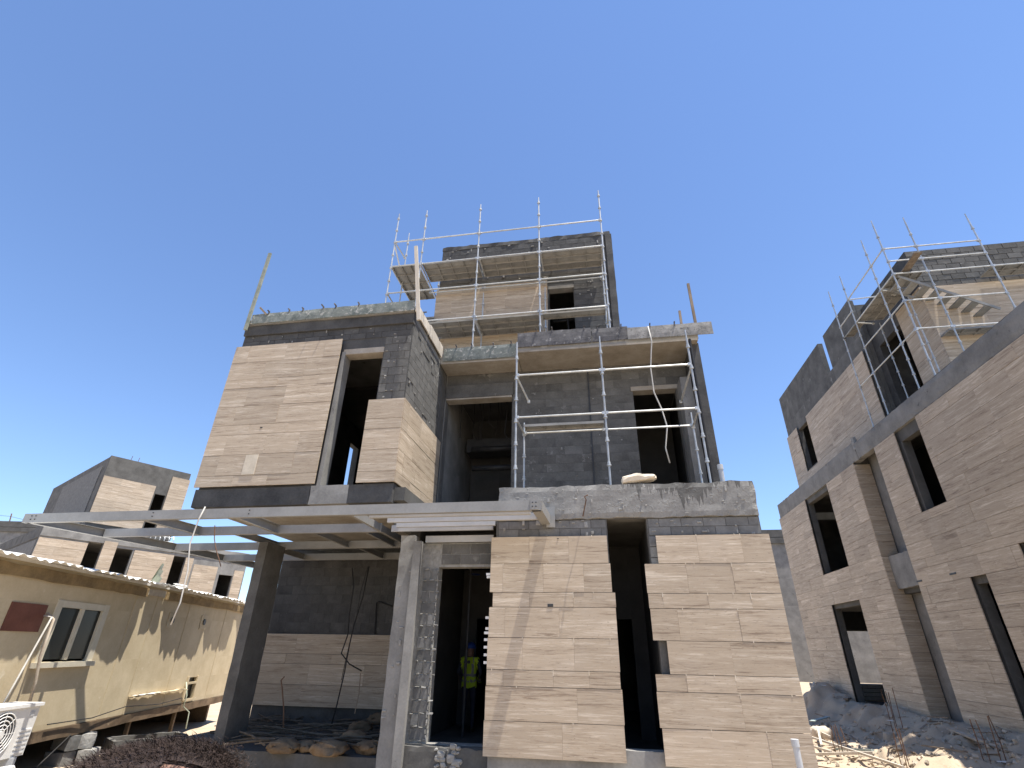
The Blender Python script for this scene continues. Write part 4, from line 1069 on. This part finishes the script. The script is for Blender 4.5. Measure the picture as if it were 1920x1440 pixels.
T.part('flap', MB().rough(-.3, .35, -.25, -.05, .0, .02, .06, .03, 3), 'roof_sheet')
mb = MB()
mb.rough(-.02, .5, -.03, .2, 0, .05, .08, .02, 4)
o = single('roof_scrap', mb, 'roof_sheet', 'torn white scrap lying along the cabin eave right of the crumpled sheet', 'scrap', base=(0, 0, 0)); o.location = cw(.9, .05, 2.77); o.rotation_euler.z = ang
# air conditioner outdoor unit
AC = Thing('air_conditioner', 'white split air-conditioner outdoor unit standing before the cabin', 'air conditioner', cw(-3.38, .62, .0), ang)
AC.o.scale = (CS,) * 3
A0, A1, AZ0, AZ1 = -.6, .4, .47, 1.0
AC.part('casing', MB().box(A0, A1, -.16, .16, AZ0, AZ1 - .02), 'white_plastic')
AC.part('top_cover', MB().box(A0 - .012, A1 + .02, -.185, .17, AZ1 - .02, AZ1 + .015), 'white_plastic')
fn = MB()
for r_ in (.06, .1, .14, .18, .215):
    fn.path([(-.12 + r_ * math.cos(t), -.175, .73 + r_ * math.sin(t)) for t in [2 * math.pi * i / 24 for i in range(25)]], .006, 5)
for i in range(8):
    t = math.pi * i / 4; fn.tube((-.12, -.177, .73), (-.12 + .22 * math.cos(t), -.177, .73 + .22 * math.sin(t)), .004, 4)
AC.part('fan_grille', fn, 'white_plastic')
AC.part('fan_opening', MB().tube((-.12, -.155, .73), (-.12, -.163, .73), .22, 28), 'dark_plastic')
AC.part('fan_hub', MB().tube((-.12, -.16, .73), (-.12, -.185, .73), .045, 16), 'white_plastic')
lv = MB()
for k in range(6): lv.box(.2, .38, -.172, -.16, .5 + k * .045, .52 + k * .045)
AC.part('louvre', lv, 'white_plastic')
AC.part('badge', MB().box(.26, .33, -.166, -.16, .88, .93), 'grey_plastic')
for fx in (-.5, .2): AC.part('foot', MB().box(fx, fx + .06, -.2, .2, .0, .47), 'grey_plastic')
AC.part('pipe', MB().path([(.1, -.3, .33), (-.1, -.32, .36), (.05, -.34, .3), (.3, -.35, .22), (.42, -.36, .27), (.44, -.36, .2)], .028, 8).path([(-.2, -.3, .42), (.1, -.3, .4), (.2, -.3, .3)], .02, 8), 'white_plastic', smooth=True)
# concrete blocks holding the cabin up
def cblock(x, y, z, rz, lab, mt='mortar'):
    o = single('concrete_block', MB().rough(-.2, .2, -.1, .1, 0, .2, .07, .01, x), mt, lab, 'block', base=(0, 0, 0), group='concrete blocks under the cabin')
    o.location = cw(x, y, z); o.rotation_euler.z = ang + rz; o.scale = (CS,) * 3
cblock(-.55, .08, .2, .5, 'pale concrete block on top of the pile under the cabin edge')
cblock(-.62, .2, .0, .2, 'chipped concrete block at the bottom of the pile under the cabin edge')
cblock(-.75, -.15, -.02, 1.2, 'shaded concrete block behind the pile under the cabin', 'block')
cblock(-.75, -.12, .19, 1.1, 'shaded concrete block stacked directly against the cabin base', 'block')
# trough / manhole ring beside the cabin
a, b = onZ(205, 1386, -.42), onZ(345, 1374, -.42)
T = Thing('concrete_trough', 'open grey concrete trough in the shade between cabin and column', 'trough', ((a.x + b.x) / 2, (a.y + b.y) / 2, -.72), math.atan2(b.y - a.y, b.x - a.x))
l_ = (b - a).length / 2
for nm, x0, x1, y0, y1 in (('side', -l_, l_, -.4, -.3), ('side', -l_, l_, .4, .5), ('end', -l_, -l_ + .1, -.3, .4), ('end', l_ - .1, l_, -.3, .4)):
    T.part(nm, MB().rough(x0, x1, y0, y1, -.2, .3, .12, .008, x0 + y0), 'concrete_dark')
a = onZ(395, 1385, -.65)
single('broken_slab', MB().rough(a.x - .35, a.x + .3, a.y - .25, a.y + .3, -.85, -.62, .1, .02, 4), 'pale_stone', 'sunlit broken slab lying left of the dark column', 'slab')
# cord hanging from the canopy
single('rope', MB().path([onY(385, 950, 8.84), onY(372, 975, 8.83), onY(356, 1020, 8.83), onY(352, 1070, 8.83), onY(338, 1130, 8.83), onY(320, 1172, 8.83)], .013, 6), 'cord', 'pale cord hanging down from the canopy front beam before the cabin', 'cord', smooth=True)
single('hanging_wire', MB().path([onY(403, 985, 9.2), onY(402, 1010, 9.2), onY(405, 1030, 9.2), onY(411, 1050, 9.2), onY(414, 1062, 9.2)], .009, 5), 'rust', 'short bent wire hanging under the canopy left of the column', 'wire')


# ================================================================ PORCH CLUTTER
def sackmesh(seed, sx, sy, sz):
    bm = bmesh.new(); bmesh.ops.create_icosphere(bm, subdivisions=3, radius=1)
    for v in bm.verts:
        p = v.co.copy()
        q = Vector((math.copysign(abs(p.x) ** .75, p.x) * sx, math.copysign(abs(p.y) ** .8, p.y) * sy, p.z * sz * (1.05 - .45 * abs(p.x)) * .85))
        q += noise.noise_vector(p * 1.6 + Vector((seed, 0, 0))) * .05 + noise.noise_vector(p * 4 + Vector((seed, 0, 0))) * .045 + noise.noise_vector(p * 9 + Vector((seed, 0, 0))) * .02
        q.z = max(q.z, -sz * .62)
        v.co = q + Vector((0, 0, sz * .62))
    me = bpy.data.meshes.new('sack'); bm.to_mesh(me); bm.free()
    me.polygons.foreach_set('use_smooth', [True] * len(me.polygons)); me.materials.append(MATS['sack'])
    return me
sm = [sackmesh(k * 3.7, .3, .2, .15) for k in range(3)]
def floorpt(x, y, z=0.0): return onZ(x, y, z - .12)
for i, (px_, py_, z, rz, s_, lab) in enumerate((
    (530, 1412, 0, .2, 1.0, 'brown sack lying farthest left on the porch floor edge'),
    (573, 1409, 0, -.5, .85, 'small brown sack between the two larger ones at the porch edge'),
    (615, 1417, 0, .1, 1.15, 'large brown sack in the middle of the porch floor edge'),
    (662, 1392, .1, .4, .9, 'brown sack lying on top behind the large middle sack'),
    (690, 1413, 0, -.2, 1.0, 'brown sack nearest the right column on the porch edge'),
    (675, 1372, .15, .9, .9, 'dim sack at the back of the porch pile'),
    (712, 1358, .2, .3, 1.0, 'dim sack leaning against the right column of the porch'),
    (640, 1385, .05, 1.2, .7, 'small dim sack in the hollow of the porch pile'))):
    o = bpy.data.objects.new('sack', sm[i % 3]); col.objects.link(o); p = floorpt(px_, py_, z)
    o.location = p; o.rotation_euler.z = rz; o.scale = (s_,) * 3
    tag(o, lab, 'sack', 'sacks on the porch floor')
stk = MB(); rnd = random.Random(4)
for i in range(150):
    p = onZ(rnd.uniform(455, 700), rnd.uniform(1345, 1395), rnd.uniform(-.1, .08)); a = rnd.gauss(0, .5); l = rnd.uniform(.2, .75)
    d = Vector((math.cos(a), math.sin(a), rnd.uniform(-.12, .15))) * l
    stk.path([p - d, p + Vector((0, 0, rnd.uniform(0, .04))), p + d], rnd.uniform(.008, .02), 5)
single('stick_pile', stk, 'stick', 'tangled heap of dry sticks on the shaded porch floor', 'sticks', kind='stuff')
YP = 13.2
single('bent_rebar', MB().path([onY(531, 1370, YP - 1), onY(532, 1330, YP - 1), onY(529, 1290, YP - 1), onY(527, 1276, YP - 1), onY(533, 1269, YP - 1)], .014, 6), 'rust', 'hooked rebar standing up from the porch sticks', 'rebar')
for pts, lab in ((((660, 1065), (663, 1100), (655, 1150), (652, 1190), (640, 1225), (655, 1245), (678, 1258)), 'thick black cable with a bent end hanging on the porch wall'),
                 (((692, 1062), (680, 1120), (664, 1170), (655, 1210), (646, 1260), (632, 1320), (620, 1365)), 'long straight black cable slanting across the porch stone'),
                 (((690, 1062), (676, 1110), (668, 1160), (659, 1190), (650, 1230), (640, 1275)), 'thin black cable beside the long one on the porch wall')):
    single('hanging_cable', MB().path([onY(x, y, YP) for x, y in pts], .016 if 'thin' not in lab else .008, 6), 'cable', lab, 'cable', smooth=True)
single('thin_pipe', MB().path([onY(676, 1262, YP), onY(673, 1300, YP), onY(665, 1338, YP)], .012, 6), 'old_timber', 'thin brown rod hanging below the bent cable end', 'rod')
single('wall_conduit', MB().path([onY(703, 1190, 14.55), onY(706, 1130, 14.55), onY(710, 1128, 14.55), onY(735, 1137, 14.55)], .02, 5), 'cable', 'dark bent conduit at the right end of the porch wall', 'conduit')
# pipe stub in front of the right-hand stone
p = onY(1490, 1388, 8.8)
single('pipe_stub', MB().tube((p.x, p.y, -.3), (p.x, p.y, p.z - .01), .042, 14).tube((p.x, p.y, p.z - .07), (p.x, p.y, p.z + .012), .05, 14), 'grey_plastic', 'pale plastic pipe stub standing before the right stone panel', 'pipe')

# ================================================================ RUBBLE by the right villa
def gz(x, y): return gheight(x, y)
def lay(px_, py_, dz=0.0):
    z = .2
    for _ in range(12):
        p = onZ(px_, py_, z); z = .5 * z + .5 * gz(p.x, p.y)
    return Vector((p.x, p.y, gz(p.x, p.y) + dz))
def stick_between(name, a, b, w, h, mt, label, cat, dz=.05, **kw):
    p, q = lay(*a, dz), lay(*b, dz)
    return single(name, MB().bar(p, q, w, h), mt, label, cat, base=p, **kw)
stick_between('plank', (1524, 1362), (1552, 1340), .16, .03, 'teal_board', 'pale greenish board leaning in the rubble by the middle villa', 'plank', .15)
stick_between('plank', (1590, 1330), (1634, 1307), .16, .05, 'old_timber', 'brown plank lying up to the right villa doorway', 'plank', .12)
stick_between('plank', (1783, 1376), (1845, 1402), .14, .04, 'rubble', 'grey plank in front of the right villa recess', 'plank', .12)
stick_between('batten', (1524, 1398), (1700, 1462), .06, .05, 'pale_timber', 'long pale batten crossing the sunlit timber scraps', 'batten', .22)
stick_between('batten', (1530, 1428), (1640, 1424), .07, .06, 'pale_timber', 'horizontal pale batten beneath the long one in the scraps', 'batten', .14)
stick_between('batten', (1570, 1412), (1640, 1420), .08, .04, 'teal_board', 'greenish batten among the sunlit timber scraps', 'batten', .1)
stick_between('batten', (1536, 1378), (1545, 1418), .06, .06, 'pale_timber', 'short pale batten standing across the timber scraps', 'batten', .24)
stick_between('batten', (1524, 1377), (1560, 1395), .05, .05, 'pale_timber', 'thin pale batten at the far end of the timber scraps', 'batten', .2)
stick_between('batten', (1526, 1412), (1562, 1425), .05, .05, 'pale_timber', 'stubby pale batten in the middle of the timber scraps', 'batten', .18)
rb = MB(); rnd = random.Random(11)
for i in range(900):
    px_, py_ = rnd.uniform(1520, 1915), rnd.uniform(1320, 1440)
    p = lay(px_, py_); s_ = rnd.choice((.012, .015, .02, .025, .03, .05))
    ax = Vector((rnd.gauss(0, 1), rnd.gauss(0, 1), rnd.gauss(0, .5))).normalized(); ay = ax.orthogonal().normalized(); az = ax.cross(ay)
    rb.obox(p + Vector((0, 0, s_ * .3)), ax * s_ * rnd.uniform(.6, 1.5), ay * s_ * rnd.uniform(.5, 1), az * s_ * rnd.uniform(.3, .8))
oc = MB()
for i in range(70):
    p = lay(rnd.uniform(1525, 1900), rnd.uniform(1330, 1440), .03); a = rnd.uniform(0, 6.28); l = rnd.uniform(.1, .45)
    d = Vector((math.cos(a), math.sin(a), rnd.uniform(-.1, .25))) * l
    oc.bar(p - d, p + d, rnd.uniform(.02, .07), rnd.uniform(.012, .03))
single('timber_offcuts', oc, 'old_timber', 'small timber offcuts strewn over the spoil heap', 'offcuts', kind='stuff')
single('rubble', rb, 'rubble', 'scattered stone chips and rubble on the spoil heap', 'rubble', kind='stuff')
for i, (px_, py_, s_, lab) in enumerate(((1532, 1335, .3, 'grey boulder-like lump of rubble by the middle villa corner'), (1545, 1318, .35, 'large lump of spoil against the far end of the right villa'), (1662, 1352, .16, 'small dark lump beside the capped rebar'))):
    p = lay(px_, py_); mb = MB().rough(p.x - s_, p.x + s_, p.y - s_ * .8, p.y + s_ * .8, p.z - .1, p.z + s_ * 1.2, s_ * .4, s_ * .22, i + 2.0)
    single('rubble_lump', mb, 'rubble', lab, 'rubble', smooth=True)
# starter bars
def bars(name, base_px, n, spread, h, label, lean=.05):
    b0 = lay(*base_px, -.05); mb = MB(); r_ = random.Random(base_px[0])
    T = Thing(name, label, 'rebar', b0)
    for k in range(n):
        x = b0.x + spread * (k / max(1, n - 1) - .5); y = b0.y + r_.uniform(-.1, .1)
        T.part('bar', MB().path([(x, y, b0.z), (x + r_.uniform(-lean, lean) * .5, y, b0.z + h * .5), (x + r_.uniform(-lean, lean), y, b0.z + h * r_.uniform(.85, 1))], .011, 5), 'rust')
    return T
T = bars('starter_bars', (1682, 1368), 4, .3, 1.2, 'cluster of rebar starter bars with a white cap before the right doorway')
p = lay(1672, 1360, .45); T.part('cap', MB().rough(p.x - .12, p.x + .1, p.y - .08, p.y + .08, p.z - .02, p.z + .0, .04, .01, 1), 'white_plastic')
bars('starter_bars', (1868, 1432), 4, .45, .95, 'thin rebar starter bars in front of the near right stone wall')
bars('starter_bars', (1580, 1418), 4, .25, .8, 'low rebar starter bars behind the sunlit timber scraps')
bars('starter_bars', (1700, 1440), 3, .2, .9, 'rebar starter bars at the bottom edge between heap and wall')
for i, (px_, py_, lab) in enumerate(((1553, 1322, 'small white scrap on the spoil by the far right wall'), (1880, 1432, 'white scrap lying at the bottom right corner'), (1672, 1365, 'white scrap under the starter bars'))):
    p = lay(px_, py_, .06); single('scrap', MB().rough(p.x - .1, p.x + .1, p.y - .05, p.y + .05, p.z, p.z + .015, .04, .015, i), 'white_plastic', lab, 'scrap')
# crate inside the right villa doorway
T = Thing('timber_stack', 'stack of orange-brown timber seen through the right villa doorway', 'timber stack', (11.9, 29.4, -.1))
for k in range(4):
    for j in range(3): T.part('plank', MB().box(11.3, 12.5, 29.0 + j * .3, 29.26 + j * .3, -.1 + k * .16, .04 + k * .16), 'pale_timber')


# ================================================================ PEOPLE
def skin_mesh(verts, edges, radii, root, sub=2):
    me = bpy.data.meshes.new('tmp'); me.from_pydata(verts, edges, [])
    o = bpy.data.objects.new('tmp', me); col.objects.link(o)
    md = o.modifiers.new('s', 'SKIN'); md.use_smooth_shade = True
    for i, r_ in enumerate(radii):
        v = me.skin_vertices[0].data[i]; v.radius = (r_, r_) if not isinstance(r_, tuple) else r_; v.use_root = (i == root)
    o.modifiers.new('u', 'SUBSURF').levels = sub
    o.modifiers['u'].render_levels = sub
    dg = bpy.context.evaluated_depsgraph_get(); dg.update()
    out = bpy.data.meshes.new_from_object(o.evaluated_get(dg))
    bpy.data.objects.remove(o); return out

def person(name, label, loc, rz, height, top_mt, leg_mt, arms, sub=2):
    """standing figure facing local -y; arms = ((elbow, hand) left, (elbow, hand) right)"""
    H = height / 1.75
    J = {}; vs = []; rad = []; ed = []
    def j(n, p, r_, par=None):
        J[n] = len(vs); vs.append(Vector(p) * H); rad.append((r_[0] * H, r_[1] * H) if isinstance(r_, tuple) else r_ * H)
        if par is not None: ed.append((J[par], J[n]))
    j('pelvis', (0, 0, .95), (.16, .115)); j('waist', (0, .01, 1.1), (.145, .1), 'pelvis'); j('chest', (0, .01, 1.3), (.165, .115), 'waist')
    j('collar', (0, .015, 1.44), (.11, .08), 'chest'); j('neck', (0, .01, 1.52), .055, 'collar'); j('jaw', (0, -.02, 1.58), (.062, .075), 'neck')
    j('head', (0, -.008, 1.65), (.088, .108), 'jaw'); j('crown', (0, .004, 1.715), (.078, .095), 'head')
    j('nose', (0, -.115, 1.62), .014, 'jaw')
    for s_, nm, (el, ha) in ((-1, 'l', arms[0]), (1, 'r', arms[1])):
        j('sh' + nm, (s_ * .185, .015, 1.42), .062, 'collar'); j('el' + nm, el, .045, 'sh' + nm); j('wr' + nm, ha, .029, 'el' + nm)
        d = (Vector(ha) - Vector(el)).normalized(); side = d.cross(Vector((0, 1, 0))).normalized() if abs(d.y) < .9 else Vector((1, 0, 0))
        palm = Vector(ha) + d * .07; j('pa' + nm, palm, (.034, .022), 'wr' + nm)
        for k in range(4):
            b = palm + d * .03 + side * (k - 1.5) * .021; L_ = (.06, .075, .07, .055)[k]
            j('f%d%s' % (k, nm), b + d * L_ * .5, .0095, 'pa' + nm); j('g%d%s' % (k, nm), b + d * L_ * .9 + Vector((0, -.025, 0)), .008, 'f%d%s' % (k, nm))
        t = Vector(ha) + d * .045 + side * .04 * -s_; j('t1' + nm, t + Vector((0, -.02, 0)), .011, 'wr' + nm); j('t2' + nm, t + d * .04 + Vector((0, -.035, 0)), .009, 't1' + nm)
        j('hip' + nm, (s_ * .09, 0, .88), .09, 'pelvis'); j('kn' + nm, (s_ * .1, -.01, .5), .06, 'hip' + nm); j('an' + nm, (s_ * .105, .02, .09), .042, 'kn' + nm)
        j('ba' + nm, (s_ * .11, -.05, .045), (.045, .035), 'an' + nm); j('to' + nm, (s_ * .115, -.16, .035), (.04, .026), 'ba' + nm)
    me = skin_mesh([tuple(v) for v in vs], ed, rad, 0, sub)
    for mt in (top_mt, leg_mt, 'skin', 'leather'): me.materials.append(MATS[mt])
    hands = [Vector(arms[k][1]) * H for k in (0, 1)]
    for f in me.polygons:
        c = f.center; i = 0
        if c.z < .1 * H: i = 3
        elif c.z < .98 * H and abs(c.x) < .24 * H: i = 1
        if c.z > 1.5 * H: i = 2
        for k, hd in enumerate(hands):
            el = Vector(arms[k][0]) * H; d = (hd - el).normalized()
            if (c - hd).dot(d) > -.03 and (c - hd).length < .24: i = 2
        f.material_index = i; f.use_smooth = True
    T = Thing(name, label, 'person', loc, rz)
    T.link('body', me)
    return T, me, H
def shell(me, test, off, name, mt_test, mts):
    mb = MB(); idx = {}; mi = []
    for f in me.polygons:
        if test(f.center):
            q = []
            for vi in f.vertices:
                if vi not in idx: v = me.vertices[vi]; idx[vi] = len(mb.v); mb.v.append(tuple(v.co + v.normal * off))
                q.append(idx[vi])
            mb.f.append(tuple(q)); mi.append(mt_test(f.center))
    out = mb.mesh(name, smooth=True)
    for m_ in mts: out.materials.append(MATS[m_])
    for f, i in zip(out.polygons, mi): f.material_index = i
    return out
# worker in the entrance, seen from behind
T, me, H = person('person', 'worker in yellow-green vest and blue helmet standing inside the dark entrance', (-3.12, 13.1, .06), R(180), 1.72, 'navy_cloth', 'navy_cloth',
                  (((-.27, .04, 1.17), (-.2, -.18, 1.05)), ((.27, .04, 1.17), (.2, -.18, 1.05))))
def vt(c):
    z = c.z / H
    if .985 < z < 1.02 or 1.1 < z < 1.14: return 1
    if z > 1.14 and .075 < abs(c.x) / H < .11: return 1
    return 0
vm = shell(me, lambda c: .88 * H < c.z < 1.47 * H and abs(c.x) < .2 * H, .022, 'vest', vt, ('vest', 'vest_tape'))
vo = T.link('vest', vm)
T.part('emblem', MB().tube((0.0, .138, 1.36), (0.0, .15, 1.36), .035, 12), 'dark_plastic', parent=vo)
bm = bmesh.new(); bmesh.ops.create_uvsphere(bm, u_segments=24, v_segments=14, radius=.125)
bmesh.ops.delete(bm, geom=[v for v in bm.verts if v.co.z < -.012], context='VERTS')
for v in bm.verts: v.co = Vector((v.co.x, v.co.y * 1.18, v.co.z * 1.1))
hm = bpy.data.meshes.new('helmet'); bm.to_mesh(hm); bm.free(); hm.materials.append(MATS['helmet_blue'])
hm.polygons.foreach_set('use_smooth', [True] * len(hm.polygons))
ho = T.link('helmet', hm, None, (0, -.005, 1.665 * H))
T.part('brim', MB().tube((0, -.02, 1.655 * H), (0, -.02, 1.665 * H), .145, 24), 'helmet_blue', parent=ho)

# bystander close in front of the camera: only the crown of the head reaches into the picture
d0 = ray(300, 1380).normalized(); d1 = ray(195, 1740).normalized()
angh = math.acos(d0.dot(d1)); dist = .112 / math.sin(angh)
hc_ = CAM + d1 * dist
Hh = 1.64
T, me, H = person('person', 'dark-haired bystander at the bottom left, only the thinning crown in view', (hc_.x, hc_.y, hc_.z - 1.608 * Hh / 1.75), R(195), Hh, 'grey_cloth', 'navy_cloth',
                  (((-.26, .03, 1.15), (-.24, -.1, .93)), ((.26, .03, 1.15), (.24, -.1, .93))), 3)
BALD = Vector((-.03, .03, max(v.co.z for v in me.vertices) - .01))
scalp = shell(me, lambda c: c.z > (1.665 + .06 * min(1, max(-1, -c.y / .06))) * H and (c - BALD).length > .026, .003, 'hair', lambda c: 0, ('hair',))
ho = T.link('hair', scalp)
hr = MB(); rr = random.Random(5)
vsn = [(v.co.copy(), v.normal.copy()) for v in scalp.vertices]
top_ = max(p.z for p, _n in vsn)
spot = Vector((-.03, .03, top_ - .012))
for i in range(36000):
    c, n_ = rr.choice(vsn); c = c + Vector((rr.gauss(0, .006), rr.gauss(0, .006), rr.gauss(0, .002)))
    if (c - spot).length < .035 and rr.random() < .6: continue
    dd = (n_ * .45 + Vector((rr.gauss(0, .3), .8 + rr.gauss(0, .3), rr.gauss(0, .25)))).normalized(); l = rr.uniform(.004, .009); s_ = dd.orthogonal().normalized() * .0003
    hr.add([c - s_, c + s_, c + dd * l + Vector((0, .003, 0))], [(0, 1, 2)])
T.part('hair_strands', hr, 'hair', parent=ho, kind='stuff')
